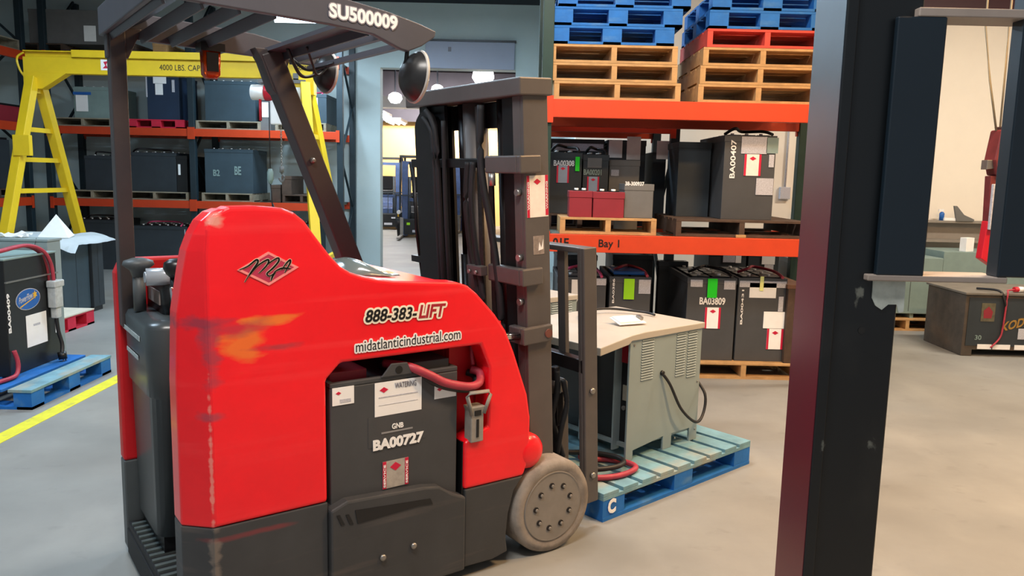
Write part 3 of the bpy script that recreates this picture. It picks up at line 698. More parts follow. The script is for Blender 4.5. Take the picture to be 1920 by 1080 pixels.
# carriage, load backrest and forks
lb = mast('backrest_upright', MB().box(.185, .085, .10, .26, .105, 1.25).box(.185, .105, .10, .197, .13, 1.25), m_mast, bevel=.006, seg=3)
for z in (.62, .23):
    obj('bolt', MB().disc_profile((.225, .085, z), (0, -1, 0), [(0, .014), (.008, .014), (.012, .008)], 14), m_steel, lb)
mast('backrest_upright', MB().box(.20, .93, .10, .26, .95, 1.24), m_mast)
for v_ in (.255, .47, .70):
    mast('backrest_bar', MB().box(.22, v_, .74, .24, v_+.05, 1.23), m_mast)
mast('backrest_top_bar', MB().box(.19, .087, 1.225, .255, .95, 1.25), m_mast, bevel=.006)
mast('carriage_bar', MB().box(.185, .10, .70, .23, .93, .76).box(.12, .20, .45, .16, .84, .60).box(.12, .20, .15, .16, .84, .28), m_mdark, bevel=.004)
for v_ in (.26, .66):
    mast('fork', MB().prism([(.19, .06), (.19, .62), (.215, .64), (.235, .62), (.235, .075), (.30, .060), (1.12, .0), (1.12, -.008), (.30, .016), (.21, .025)], v_, v_+.10), m_mast, bevel=.004)
hy = mast('carriage_valve', MB().box(.10, .24, .50, .17, .34, .66).cyl((.13, .22, .62), (.13, .22, .72), .02, 12), m_mdark, bevel=.006)
obj('valve_hose', MB().tube(spline([(.13, .21, .70), (.12, .20, .6), (.10, .21, .5), (.13, .22, .4), (.15, .2, .3)], 8), .014, 8).tube(spline([(.15, .19, .66), (.16, .18, .55), (.13, .18, .45), (.11, .19, .33)], 8), .012, 8), m_rubber, hy)
obj('valve_fitting', MB().cyl((.13, .215, .60), (.13, .215, .66), .022, 12), m_steel, hy)

# battery of the truck: lifts out, so a thing of its own
BT = thing('traction_battery', 'dark grey truck battery numbered BA00727 in the side opening of the red forklift', 'battery', tuple(wpt(-.965, .02, .2)), math.radians(36))
def bl(u, v, z): return Vector((u+.965, v-.02, z-.2))
BW = .505
bc = MB().box(0, 0, 0, BW, .44, .63).box(0, 0, .63, BW, .02, .648).box(0, .02, .63, .02, .44, .648).box(BW-.02, .02, .63, BW, .44, .648).box(BW-.17, .03, .63, BW-.02, .40, .675)
obj('case', bc, m_batt, BT, bevel=.004)
tb = [(-.778, .846), (-.738, .892), (-.675, .890), (-.655, .846)]
lf = MB().prism([(x+.965, z-.2) for x, z in tb], -.008, .0)
le = obj('lifting_tab', lf, m_batt, BT, bevel=.003)
obj('lifting_hole', MB().disc_profile((.256, -.0085, .667), (0, -1, 0), [(0, .014), (.001, .014)], 20), m_ltr, le)
obj('cell_tops', MB().box(.02, .05, .63, .16, .40, .672), m_mbat, BT, bevel=.004)
def blab(u0, z0, u1, z1, m_, e=0, nm='paper_label'):
    return obj(nm, MB().box(u0+.965, -.0022-e, z0-.2, u1+.965, -.0006-e, z1-.2), m_, BT)
b1 = blab(-.957, .770, -.878, .832, m_white); b2 = blab(-.800, .706, -.614, .828, m_white); b3 = blab(-.560, .735, -.467, .790, m_white)
for b_, (x, z, s_) in ((b1, (-.935, .812, .010)), (b2, (-.765, .800, .017)), (b3, (-.538, .770, .012))):
    obj('diamond', MB().prism([(x+.965-s_, z-.2), (x+.965, z-.2-s_*.6), (x+.965+s_, z-.2), (x+.965, z-.2+s_*.6)], -.0032, -.0020), m_labelred, b_)
obj('print_block', MB().box(.035, -.0032, .578, .075, -.002, .590), m_pap2, b1)
lettering('WATERING', b2, m_ltg, (.243, -.0034, .600), .085, .020, bold=0)
obj('print_line', MB().box(.18, -.0032, .572, .335, -.002, .576), m_pap2, b2); obj('print_line', MB().box(.18, -.0032, .545, .335, -.002, .5465), m_pap2, b2)
blab(-.825, .596, -.595, .706, m_batt, -.001, 'dark_panel')
lettering('GNB', BT, m_white, (.231, -.0034, .452), .046, .020, bold=.03)
obj('print_line', MB().box(.19, -.0026, .440, .315, -.001, .446), mat('print_grey', '#8a8888', .5, 0, 0), BT)
lettering('BA00727', BT, m_white, (.157, -.0034, .383), .203, .041, bold=.05)
lb_ = obj('bordered_label', MB().box(.195, -.0024, .235, .298, -.0008, .336), mat('label_dusty', '#a8a096', .6, 0, .2, 30), BT)
objs('red_border', [MB().box(.195, -.0034, .235, .209, -.0022, .336), MB().box(.284, -.0034, .235, .298, -.0022, .336)], m_labelred, lb_)
obj('diamond', MB().prism([(.224, .312), (.246, .296), (.268, .312), (.246, .328)], -.0034, -.0022), m_labelred, lb_)
lettering('SERVICE', lb_, m_white, (.206, -.0040, .24), .085, .008, vertical=True); lettering('SERVICE', lb_, m_white, (.295, -.0040, .24), .085, .008, vertical=True)
cb = [bl(-.70, .14, .862), bl(-.66, .03, .868), bl(-.593, .0, .835), bl(-.53, -.005, .80), bl(-.45, -.005, .775), bl(-.40, .0, .768), bl(-.36, .02, .775), bl(-.342, .05, .80), bl(-.36, .08, .81)]
obj('power_cable', MB().tube(spline(cb, 8), .016, 12), m_cable, BT)
obj('power_cable', MB().tube(spline([c+Vector((.0, .03, -.018)) for c in cb], 8), .014, 12), m_cabb, BT)
cn = obj('battery_connector', MB().loft([[Vector((x, y, z)) for x, y in ((-.418, .0), (-.362, .0), (-.362, .05), (-.418, .05))] for z in (.55, .60, .67)] + [[Vector((x, y, .69)) for x, y in ((-.424, -.004), (-.356, -.004), (-.356, .054), (-.424, .054))]], True, False), mat('connector_grey', '#8d8880', .5, 0, .15, 30), BT, bevel=.004, loc=(.965, -.035, -.2))
obj('connector_handle', MB().tube([(-.415, .0, .66), (-.440, -.004, .735), (-.428, -.004, .748), (-.345, -.004, .745), (-.335, -.004, .732), (-.362, .0, .66)], .0075, 8), mat('connector_grey', '#8d8880'), cn)
obj('connector_slot', MB().box(-.395, -.003, .57, -.385, .0, .64).box(-.404, -.004, .655, -.376, .0, .675), m_blackp, cn)

# ================================================================== blue pallet with the grey charger
PX = wpt(.37, .086, 0); PR = math.radians(41.6)
t = pallet(m_blue, PX.x, PX.y, 0, 1.21, 1.05, 'blue pallet with a white letter C, carrying the grey charger in front of the forks', 'cross', H=.135, rz=PR, deck=m_bluet, nb=9)
lettering('C', t, m_white, (.03, -.003, .03), .055, .07, bold=.05)
CH_ = PX + Vector((math.cos(PR)*.392-math.sin(PR)*.207, math.sin(PR)*.392+math.cos(PR)*.207, .135))
def charger(label, loc, rz, W, D, H, main=True):
    t = thing('battery_charger', label, 'charger', tuple(loc), rz)
    m = MB()
    leg = .055
    prof = [(0, 0), (.055, 0), (.055, .05), (W*.50, .075), (W*.50, 0), (W*.62, 0), (W*.62, .075), (W-.07, .075), (W-.07, 0), (W, 0), (W, H), (0, H)]
    obj('side_panel', MB().prism(prof, 0, .012), m_charg, t, bevel=.002)
    obj('side_panel', MB().prism(prof, D-.012, D), m_charg, t)
    obj('back_panel', MB().box(W-.012, .012, .06, W, D-.012, H), m_charg, t)
    obj('base_tray', MB().box(.03, .012, .06, W-.012, D-.012, .08), m_charg, t)
    # lid with sloped, overhanging front
    lid = MB().prism([(W+.01, H-.03), (W+.01, H+.002), (.10, H+.006), (.0, H+.0), (-.23, H-.035), (-.23, H-.075), (-.02, H-.045), (.0, H-.03)], -.01, D+.01)
    obj('lid', lid, m_chlid, t, bevel=.004)
    fp = obj('control_face', MB().box(.05, .012, .06, .06, D-.012, H-.02), m_blk, t)
    obj('inner_frame', MB().box(.0, .09, .04, .05, .10, H-.03).box(-.01, D*.5, .04, .05, D*.5+.012, H-.03), m_charg, fp)
    obj('red_panel', MB().box(.046, .02, H-.16, .05, .09, H-.04), m_maroon, fp)
    obj('rating_plate', MB().box(.045, .02, .30, .05, .075, .38), mat('plate_tan', '#9a9688', .4, .2, .1, 30), fp)
    obj('gauge', MB().disc_profile((.05, .035, .26), (-1, 0, 0), [(0, .012), (.008, .012)], 14).disc_profile((.05, .065, .26), (-1, 0, 0), [(0, .012), (.008, .012)], 14), m_steel, fp)
    for x0, x1, z0, z1, n in ((.09, .185, .40*H/.64, .60*H/.64, 16), (.375, .455, .38*H/.64, .60*H/.64, 17), (.475, .555, .36*H/.64, .60*H/.64, 18)):
        s_ = W/.60
        b = MB(); g = MB()
        for k in range(n):
            z = z0+(z1-z0)*k/(n-1)
            b.prism([(-.005, z), (.0, z+.007), (.0, z)], x0*s_, x1*s_, 'x')
            g.box(x0*s_, -.0006, z-.004, x1*s_, .0004, z)
        lo = obj('louvre', b, m_charg, t); obj('louvre_gap', g, m_chlou, lo)
    return t
HC = .655
c1 = charger('grey louvred battery charger with a white clipboard on top, standing on the blue pallet', CH_, PR, .60, .62, HC)
obj('hanging_cord', MB().tube(spline([(.26, -.01, .42), (.30, -.03, .36), (.38, -.05, .22), (.50, -.06, .13), (.58, -.05, .16), (.615, -.03, .26), (.61, .05, .35)], 8), .008, 8), m_cabb, c1)
obj('cord_grommet', MB().disc_profile((.26, -.001, .425), (0, -1, 0), [(0, .014), (.012, .012)], 14), m_blackp, c1)
obj('top_cord', MB().tube(spline([(.08, .42, HC+.02), (.2, .50, HC+.03), (.38, .48, HC+.03), (.5, .33, HC+.02), (.50, .25, HC+.015)], 8), .007, 8), m_cabb, c1)
for s_ in ((.40, .045), (.58, .06), (.58, .33), (.03, .6)):
    obj('panel_screw', MB().disc_profile((s_[0], -.001, s_[1]), (0, -1, 0), [(0, .006), (.003, .005)], 10), m_steel, c1)
cp = CH_ + Vector((math.cos(PR)*.10-math.sin(PR)*.16, math.sin(PR)*.10+math.cos(PR)*.16, HC+.012))
t = thing('clipboard', 'white clipboard with papers lying on the grey charger lid', 'clipboard', tuple(cp), PR-.25)
obj('board', MB().box(0, 0, 0, .17, .10, .006), m_white, t, rot=(.22, 0, 0), bevel=.002)
obj('paper', MB().box(.01, .01, .0065, .14, .09, .014), m_paper, t, rot=(.22, 0, 0)); obj('clip', MB().box(.145, .03, .006, .17, .07, .025), m_steel, t, rot=(.22, 0, 0), bevel=.004)
# red and black cable loops lying on the pallet
pc = PX + Vector((math.cos(PR)*.03-math.sin(PR)*.02, math.sin(PR)*.03+math.cos(PR)*.02, .135))
t = thing('charging_cable', 'dull red and black charging cable looped on the near end of the blue pallet', 'cable', tuple(pc), PR)
obj('red_lead', MB().tube(spline([(-.02, .25, .02), (.05, .12, .016), (.17, .06, .016), (.30, .07, .018), (.33, .14, .018), (.29, .24, .016), (.20, .34, .016), (.33, .42, .016)], 8), .014, 10), m_cable, t)
obj('black_lead', MB().tube(spline([(-.02, .29, .04), (.06, .16, .042), (.18, .10, .044), (.27, .12, .044), (.29, .19, .044), (.25, .30, .042), (.15, .40, .04)], 8), .013, 10), m_cabb, t)
# second charger and its pallet behind
P2 = PX + Vector((math.cos(PR)*.30-math.sin(PR)*1.16, math.sin(PR)*.30+math.cos(PR)*1.16, 0))
pallet(m_redp, P2.x, P2.y, 0, 1.0, .95, 'red pallet under the second charger, seen between the load backrest bars', 'stringer', rz=PR)
C2 = P2 + Vector((math.cos(PR)*.15-math.sin(PR)*.05, math.sin(PR)*.15+math.cos(PR)*.05, .13))
c2 = charger('second grey charger behind the first one, seen between the load backrest bars', C2, PR, .60, .60, .68)
obj('terminal_box', MB().box(-.10, .10, .36, .05, .30, .50), m_gbox, c2, bevel=.006)

# ================================================================== racks on the right
ZU, ZL = 2.13, 1.135
rr = rack('orange and dark green pallet rack on the right, loaded with batteries and pallet stacks', [.225, 2.49], 5.95, 1.06, [ZU, ZL], m_green, 3.6, bt=.135)
lettering('01E', rr, m_ltr, (.24-.225+.06, -.0145, ZL-.10), .12, .07, bold=.02); lettering('Bay 1', rr, m_ltr, (.42, -.0145, ZL-.11), .155, .075, bold=.01)
rack('narrow dark pallet rack standing behind the right rack', [.22, 1.42], 7.12, 1.0, [ZU-.05, ZL], m_navy, 2.35, bt=.12)
def pal(px0, px1, z, Y, m_, label, kind='stringer', D=.95, H=.13, group=None, py=300, **k):
    a = at(px0, py, Y).x; b = at(px1, py, Y).x
    return pallet(m_, a, Y, z, b-a, D, label, kind, H, 0, group, **k)
stk = [('left', [(1040, 1279, m_wood, 'stringer', 'pine pallet at the bottom of the left stack on the upper shelf'),
        (1034, 1271, m_wood, 'stringer', 'pine pallet second from the bottom of the left stack'),
        (1032, 1270, m_wood, 'stringer', 'pine pallet just under the blue ones in the left stack'),
        (1030, 1262, m_blue, 'block', 'blue pallet resting on the pine ones in the left stack'),
        (1036, 1276, m_blue, 'block', 'blue pallet in the middle of the three blue ones of the left stack'),
        (1044, 1290, m_blue, 'block', 'topmost visible blue pallet of the left stack, cut by the picture top')]),
       ('right', [(1312, 1540, m_wood, 'stringer', 'pine pallet at the bottom of the right stack on the upper shelf'),
        (1314, 1541, m_wood, 'stringer', 'pine pallet second from the bottom of the right stack'),
        (1318, 1543, m_wood, 'stringer', 'pine pallet just under the coral red one in the right stack'),
        (1324, 1549, m_redp2, 'stringer', 'coral red pallet in the middle of the right stack'),
        (1326, 1551, m_blue, 'block', 'blue pallet resting on the coral red one in the right stack'),
        (1330, 1554, m_blue, 'block', 'topmost visible blue pallet of the right stack, cut by the picture top')])]
for side, lst in stk:
    for i, (a, b, mm, kd, lb_) in enumerate(lst):
        pal(a, b, ZU+.132*i, 5.97, mm, lb_, kd, D=.97, py=120)
# shelf at chest height
pal(1050, 1231, ZL, 5.98, m_wood, 'small bright pine pallet under the two maroon boxes', D=.42, H=.125, py=420)
zp = ZL+.125
battery('left maroon battery with white caps on the small pine pallet', 1068, 1111, 358, zp, 6.02, .18, m_mbat, [])
battery('wider right maroon battery with white caps on the small pine pallet', 1113, 1171, 360, zp, 6.01, .18, m_mbat, [])
battery('low brownish grey box with faded number beside the maroon batteries', 1172, 1226, 345, zp, 6.05, .32, m_gbox2, [('text', '38-300937', 1172, 341, 1208, 348, m_white)], cells=False)
pal(1024, 1150, ZL, 6.46, m_woodd, 'dark pallet at the back of the chest high shelf, left', D=.52, py=420)
zb = ZL+.13
battery('dark battery BA00308 with a pale label behind the maroon boxes', 1026, 1092, 286, zb, 6.5, .4, m_dbox, [('text', 'BA00308', 1038, 301, 1077, 311, m_white), ('rl', 1044, 310, 1066, 343, mat('label_blue_grey', '#8fa0b4', .6, 0, .1)), ('tag', 1079, 294, 1086, 321, m_grn)], cable=m_cabb)
battery('dark battery BA00201 with a pink edged label, right of BA00308', 1094, 1142, 290, zb, 6.52, .38, m_dbox, [('text', 'BA00201', 1094, 318, 1128, 328, m_gbox), ('rl', 1101, 331, 1122, 365, mat('label_blue_grey', '#8fa0b4')), ('label', 1102, 296, 1128, 315, m_gbox2)], cable=m_cabb)
battery('small grey green box behind the low brownish box on the right rack', 1143, 1200, 300, ZL, 6.62, .3, m_gbox2, [('label', 1146, 318, 1160, 330, m_pap2)], cells=False)
# things on the rack behind
for i, (a, b, y0, dd, lb_) in enumerate([(1030, 1133, 262, [('label', 1036, 268, 1131, 284, m_pap2)], 'dark battery with a long pale strip label at the back of the rack'),
                                 (1140, 1212, 258, [('label', 1142, 262, 1166, 296, m_paper), ('label', 1176, 256, 1200, 300, m_paper)], 'dark battery with two white papers at the back of the rack'),
                                 ]):
    battery(lb_, a, b, y0, ZL, 7.2, .6, m_dbox, dd, cells=False, ztop=1.90)
battery('dark battery with one white bag label between the two green posts', 1226, 1262, 258, ZL, 7.2, .6, m_dbox, [('label', 1232, 264, 1262, 299, m_paper)], cells=False, ztop=1.80, X1=1.36)
pal(1268, 1516, ZL, 5.98, m_woodd, 'long dark weathered pallet under the tall battery on the chest high shelf', D=.95, py=420)
obj2 = battery('tall battery with vertical white lettering and crimson edged label on the chest high shelf', 1360, 1457, 254, ZL+.13, 6.1, .80, m_dbox3,
        [('vtext', 'BA00407', 1367, 262, 1380, 334, m_white), ('label', 1391, 256, 1437, 289, m_pap2), ('label', 1438, 258, 1458, 288, m_gbox), ('rl', 1396, 289, 1425, 330, mat('label_cream', '#efe6dc')), ('label', 1442, 290, 1450, 314, m_pap2), ('label', 1418, 334, 1448, 366, m_pap2)], cable=m_cabb)
battery('plain black battery left of the tall lettered one', 1274, 1335, 262, ZL+.13, 6.42, .45, m_dbox, [], cells=False, ztop=1.86)
t = thing('wood_scrap', 'short pale board lying on the shelf edge under the tall battery', 'board', (at(1380, 435, 5.955).x, 5.945, ZL), .02)
obj('plank', MB().box(0, 0, 0, .075, .025, .022), m_wood, t, bevel=.002)
# floor level
pal(1290, 1499, 0, 6.12, m_wood, 'pine pallet on the floor under the two tall batteries at right', D=.95, py=690, deck=m_wood)
pal(1010, 1235, 0, 6.12, m_wood2, 'greyed pallet on the floor under the two batteries behind the charger', D=.95, py=690)
z0 = .13
battery('battery BA03809 with a bright green tag, left of the pair on the floor pallet', 1290, 1382, 521, z0, 6.2, .8, m_dbox3,
        [('label', 1295, 524, 1317, 538, m_pap2), ('label', 1358, 526, 1378, 543, m_pap2), ('tag', 1327, 522, 1343, 558, m_grn), ('text', 'BA03809', 1311, 558, 1360, 571, m_white), ('rl', 1322, 576, 1349, 616, m_paper)], cable=m_cabb)
battery('battery with vertical lettering and taped papers, right of the pair on the floor pallet', 1386, 1476, 522, z0, 6.2, .8, m_dbox3,
        [('vtext', 'BA00431', 1382+5, 543, 1394, 608, m_white), ('label', 1387, 526, 1474, 540, m_pap2), ('label', 1406, 530, 1454, 559, m_paper), ('label', 1432, 584, 1469, 616, m_paper), ('label', 1460, 556, 1467, 584, m_pap2), ('rl', 1438, 616, 1466, 655, m_paper), ('tag', 1425, 518, 1430, 545, m_lemon)], cable=m_cable)
t = thing('wooden_crate', 'rough brown wooden crate beside the right hand floor battery', 'crate', (at(1479, 540, 6.15).x, 6.15, .13))
obj('side_board', MB().box(0, 0, 0, .14, .03, .60).box(0, .03, 0, .03, .8, .62), m_woodd, t); obj('top_rail', MB().box(-.01, -.005, .60, .15, .8, .63), mat('crate_brown', '#6b4a36', .8, 0, .25, 9, bump=.3), t)
battery('battery with white papers and letters BA0, seen behind the load backrest bars', 1046, 1137, 520, z0, 6.2, .75, m_dbox3,
        [('label', 1072, 524, 1096, 552, m_paper), ('label', 1118, 522, 1136, 535, m_pap2), ('text', 'BA00', 1074, 553, 1100, 566, m_white)], cable=m_pink)
battery('blue topped battery with a yellow green tag behind the grey charger', 1144, 1221, 519, z0, 6.2, .75, m_dbox3,
        [('vtext', 'BA0386', 1146, 522, 1153, 568, m_white), ('tag', 1170, 522, 1188, 561, m_lime), ('label', 1198, 524, 1219, 551, m_pap2)], cable=m_cable)
t = thing('cell_cover', 'bright blue plastic cover on the battery with the yellow green tag', 'cover', (at(1150, 515, 6.25).x, 6.25, at(1180, 519, 6.2).z+.008))
obj('cover_sheet', MB().box(0, 0, 0, .26, .35, .03), m_bluev, t, bevel=.01)
# batteries in the shade behind, floor level
for i, (a, b, y0, Y, lb_, dd) in enumerate([(1330, 1400, 470, 7.25, 'shaded battery with white papers behind the pair on the floor, left', [('label', 1356, 474, 1378, 492, m_pap2), ('label', 1380, 472, 1389, 493, m_paper)]),
                                    (1404, 1462, 470, 7.25, 'shaded battery with a hanging white paper behind the pair on the floor, right', [('label', 1429, 474, 1452, 496, m_paper), ('label', 1433, 496, 1449, 512, m_pap2)]),
                                    (1045, 1120, 478, 7.25, 'shaded battery behind the row on the floor, far left', []), (1150, 1225, 478, 7.25, 'shaded battery behind the blue topped one', [])]):
    battery(lb_, a, b, y0, 0, Y, .6, m_dbox, dd, cells=False)
battery('added black box filling the deep shade between the green tagged pair and the blue topped one', 1236, 1290, 490, 0, 6.95, .1, m_blk, (), cells=False)  # thin dark box added as shade, hides the pale wall behind the gap
battery('pale labelled battery seen past the green post at the rack end', 1492, 1540, 488, 0, 7.3, .6, m_gbox2, [('label', 1495, 492, 1530, 520, m_paper)], cells=False)

# ================================================================== the back rack, left
YB = 12.0; B1, B2, B3 = 2.16, 1.085, 3.23
rack('long orange and green pallet rack along the back wall, full of dark batteries', [at(88, 250, YB).x, at(359, 250, YB).x, at(637, 250, YB).x], YB, 1.0, [B3, B1, B2], m_navy, 4.1, bt=.115, pw=.09)
def pb(px0, px1, z, m_, label, kind='stringer', Y=YB+.03): return pal(px0, px1, z, Y, m_, label, kind, D=.9, H=.125, py=300)
pb(103, 213, B1, m_wood2, 'grey wooden pallet under the pale box on the middle shelf'); pb(242, 348, B1, m_redp, 'crimson pallet on the middle shelf', 'block')
pb(369, 489, B1, m_wood2, 'wooden pallet under the wide slate box on the middle shelf'); pb(517, 612, B1, m_wood2, 'wooden pallet at the right end of the middle shelf')
pb(124, 214, B2, m_wood2, 'wooden pallet at the left of the lower shelf'); pb(222, 351, B2, m_wood2, 'wide wooden pallet at the middle of the lower shelf')
pb(376, 471, B2, m_wood2, 'wooden pallet under the chalk marked box on the lower shelf'); pb(528, 600, B2, m_woodd, 'dark pallet at the right end of the lower shelf')
h = .125
def bb(label, a, b, y0, zs, m_, dd=(), Y=YB+.07, D=.7, cells=False, cable=None, h=h, zt=None): return battery(label, a, b, y0, zs+h, Y, D, m_, dd, cells=cells, cable=cable, ztop=zt)
bb('pale green grey battery box with a blue strip and white paper on the middle shelf', 137, 213, 163, B1, m_gbox, [('label', 137, 172, 171, 178, m_bluev), ('label', 142, 178, 166, 209, m_paper)], cells=True)
bb('navy battery box with hanging white papers on the crimson pallet', 274, 334, 141, B1, m_navyb, [('label', 287, 144, 312, 157, m_paper), ('label', 291, 157, 306, 178, m_paper), ('label', 273, 144, 277, 182, m_pap2), ('label', 322, 150, 328, 173, m_pap2)], cells=True)
bb('wide slate battery box behind the amber strobe', 383, 477, 152, B1, m_dbox2, cells=True)
bb('slate battery box with a white plate at the right end of the middle shelf', 540, 612, 176, B1, m_dbox2, [('label', 550, 186, 577, 204, m_paper), ('text', 'GNB', 570, 216, 584, 224, m_gbox), ('label', 581, 183, 596, 206, m_paper)], cells=True, cable=m_pink)
bb('small grey box leaning beside the middle post', 488, 506, 190, B1, m_gbox2, [('label', 491, 192, 504, 220, m_paper)], h=.0)
bb('long dark battery box at the left of the lower shelf', 158, 213, 292, B2, m_dbox, cells=True, cable=m_cabb); bb('long dark battery box at the middle of the lower shelf', 222, 329, 286, B2, m_dbox, cells=True, cable=m_cabb)
bb('narrow black box with a white strip beside the middle post on the lower shelf', 330, 350, 292, B2, m_blk, [('label', 334, 308, 339, 328, m_paper)])
bb('slate battery box with chalk marks on the lower shelf', 383, 473, 280, B2, m_dbox2, [('text', 'B2', 400, 318, 412, 330, m_gbox), ('text', 'BE', 440, 312, 452, 328, m_gbox)], cells=True)
bb('left brown carton on the dark pallet of the lower shelf', 507, 525, 331, B2, m_woodd, h=0, zt=1.35); bb('right brown carton on the dark pallet of the lower shelf', 528, 546, 330, B2, m_woodd)
bb('dark battery box on the floor at the left of the back rack', 138, 222, 412, 0, m_dbox, h=0, cells=True, cable=m_cabb)
bb('dark battery box with a pink cable on the floor of the back rack', 250, 350, 424, 0, m_dbox, [('label', 352-6, 430, 349, 470, m_pap2)], h=0, cells=True, cable=m_pink, Y=YB+.03)
bb('black battery box by the middle post on the floor of the back rack', 366, 440, 424, 0, m_dbox, [('label', 370, 428, 378, 446, m_paper)], h=0, cells=True)
bb('slate box on the floor of the back rack behind the slanted post', 520, 590, 420, 0, m_dbox2, h=0, cells=True)
pb(40, 130, B3, m_woodd, 'dark pallet on the top shelf under the big grey box')
bb('big grey box with a hanging white paper on the top shelf', 52, 200, 18, B3, m_gbox2, [('label', 157, 48, 181, 78, m_paper)], h=.125)
for i, (a, b, mm, lb_) in enumerate([(208, 250, m_woodd, 'dark carton on the top shelf right of the rear guard post'), (286, 312, m_wood, 'tan carton on the top shelf'), (346, 372, m_navyb, 'blue grey carton on the top shelf beside the strobe'), (418, 440, m_wood2, 'pale carton on the top shelf right of the strobe')]):
    bb(lb_, a, b, 80, B3, mm, h=0)
# side rack along the left wall
sr = rack('orange pallet rack running along the left wall towards the corner', [0, 2.75], 0, 1.0, [B3-.02, B1+.02, B2+.01], m_navy, 4.1, bt=.125, pw=.09)
sr.location = (-7.22, 9.15, 0); sr.rotation_euler = (0, 0, math.pi/2)
def sidebox(label, y0, y1, z0, z1, m_, nm='battery', cat='battery'):
    t = thing(nm, label, cat, (-7.27, y0, z0), math.pi/2)
    obj('case', MB().box(0, 0, 0, y1-y0, .7, z1-z0-.03), m_, t, bevel=.004); obj('cell_tops', MB().box(.02, .02, z1-z0-.03, y1-y0-.02, .68, z1-z0), m_blackp, t); return t
sidebox('maroon case on the middle shelf of the left side rack', 10.9, 11.85, B1+.02, B1+.27, m_mbat)
sidebox('black battery on the lower shelf of the left side rack', 10.7, 11.5, B2+.14, B2+.86, m_dbox)
pallet(m_woodd, -7.25, 10.6, B2+.01, 1.2, .9, 'dark pallet on the lower shelf of the left side rack', rz=math.pi/2)
pallet(m_wood2, -7.25, 10.7, B3-.02, 1.15, .9, 'wooden pallet on the top shelf of the left side rack', rz=math.pi/2, H=.15)
sidebox('black battery on the floor of the left side rack', 10.6, 11.4, 0, .72, m_dbox)

# ================================================================== yellow gantry crane
gx0, gx1 = -5.45, -2.22; gy = 9.0
G = thing('gantry_crane', 'yellow portal gantry crane with A-frame legs, lettered 4000 LBS. CAP.', 'crane', (gx0, gy, 0))
bz0, bz1 = 2.57, 2.815; L = gx1-gx0
obj('beam', MB().box(0, -.05, bz0, L, .05, bz0+.012).box(0, -.006, bz0, L, .006, bz1).box(0, -.05, bz1-.012, L, .05, bz1).box(.55, -.075, bz1-.075, L-.1, -.055, bz1+.01).box(.55, -.075, bz1-.075, L-.1, .0, bz1-.065).box(0, -.052, bz0, L, -.044, bz1-.07), m_yel, G, bevel=.003)
for k, (ax, sgn, fx) in enumerate([(.10, 1, .04), (L-.12, -1, L+.22)]):
    fr = obj('leg_frame', MB().bar((ax, -.06, 2.52), (fx if k == 0 else fx, -.86, .12), .10, .10).bar((ax, .06, 2.52), (ax+(.06 if k == 0 else .26), .86, .12), .10, .10), m_yel, G, bevel=.004)
    for z in (2.38, 1.95, 1.62, 1.28, .6):
        f = (2.52-z)/2.4; y = .06+.8*f
        obj('rung', MB().bar((ax+((fx-ax)*f), -y, z), (ax+((.06 if k == 0 else .26)*f), y, z), .05, .05), m_yel, fr)
    obj('gusset', MB().prism([(ax-.10, 2.40), (ax+.10, 2.40), (ax+.10+.28*(sgn > 0), 2.575), (ax-.10-.28*(sgn < 0), 2.575)], -.06, .06), m_yel, G, bevel=.003)
    obj('foot_beam', MB().box(ax-.1+(fx-ax if k else 0)*1, -1.0, .10, ax+.0+(fx-ax if k else 0), 1.0, .2), m_yel, G)
    for y in (-.9, .9):
        obj('caster', MB().cyl((ax-.08+(fx-ax if k else 0), y, .06), (ax-.02+(fx-ax if k else 0), y, .06), .06, 16), m_rubber, G)
obj('warning_box', MB().box(.06, -.42, 1.66, .24, -.36, 1.88), m_yel, G, bevel=.004)
obj('end_stop', MB().tube(spline([(0, -.02, bz1-.02), (-.08, -.02, bz1-.08), (-.06, -.02, bz1-.2), (-.01, -.02, bz1-.28)], 6), .012, 8), m_yel, G)
p = at(297, 131, 8.92); q = at(372, 122, 8.92)
lettering('4000 LBS. CAP.', G, m_ltr, (p.x-gx0, -.0535, p.z), q.x-p.x+.02, .062, bold=.0)
p = at(554, 131, 8.92); lettering('GORBEL', G, m_ltr, (p.x-gx0, -.0535, p.z), .16, .05)
p = at(187, 131, 8.92); st_ = obj('sticker', MB().box(p.x-gx0, -.0545, p.z, p.x-gx0+.10, -.0525, p.z+.115), m_paper, G, bevel=.0)
obj('sticker_print', MB().prism([(p.x-gx0+.02, p.z+.02), (p.x-gx0+.05, p.z+.05), (p.x-gx0+.03, p.z+.09), (p.x-gx0+.085, p.z+.10), (p.x-gx0+.06, p.z+.06), (p.x-gx0+.08, p.z+.02)], -.0555, -.0546), m_labelred, st_)
# hoist hanging on the beam
hc = at(492, 175, gy)
Hh = thing('chain_hoist', 'red and white electric chain hoist hanging from the yellow beam', 'hoist', (hc.x, gy, bz0))
obj('trolley', MB().box(-.02, -.08, -.05, .5, .08, -.012).box(.02, -.06, -.02, .08, -.056, .06).box(.02, .056, -.02, .08, .06, .06).box(.36, -.06, -.02, .42, -.056, .06).box(.36, .056, -.02, .42, .06, .06), m_gbox2, Hh)
obj('motor_cover', MB().cyl((-.12, 0, -.15), (.03, 0, -.15), .085, 20), m_white, Hh, bevel=.01); obj('motor_body', MB().cyl((.03, 0, -.15), (.33, 0, -.15), .09, 20), m_hoist, Hh, bevel=.01)
obj('end_cover', MB().cyl((.33, 0, -.15), (.48, 0, -.15), .085, 20), m_white, Hh, bevel=.01)
obj('chain_bag', MB().box(.10, -.06, -.50, .24, .06, -.24), m_white, Hh, bevel=.012)
obj('push_cable', MB().tube([(-.02, -.02, -.22), (-.02, -.02, -.46)], .016, 8), m_hoist, Hh)
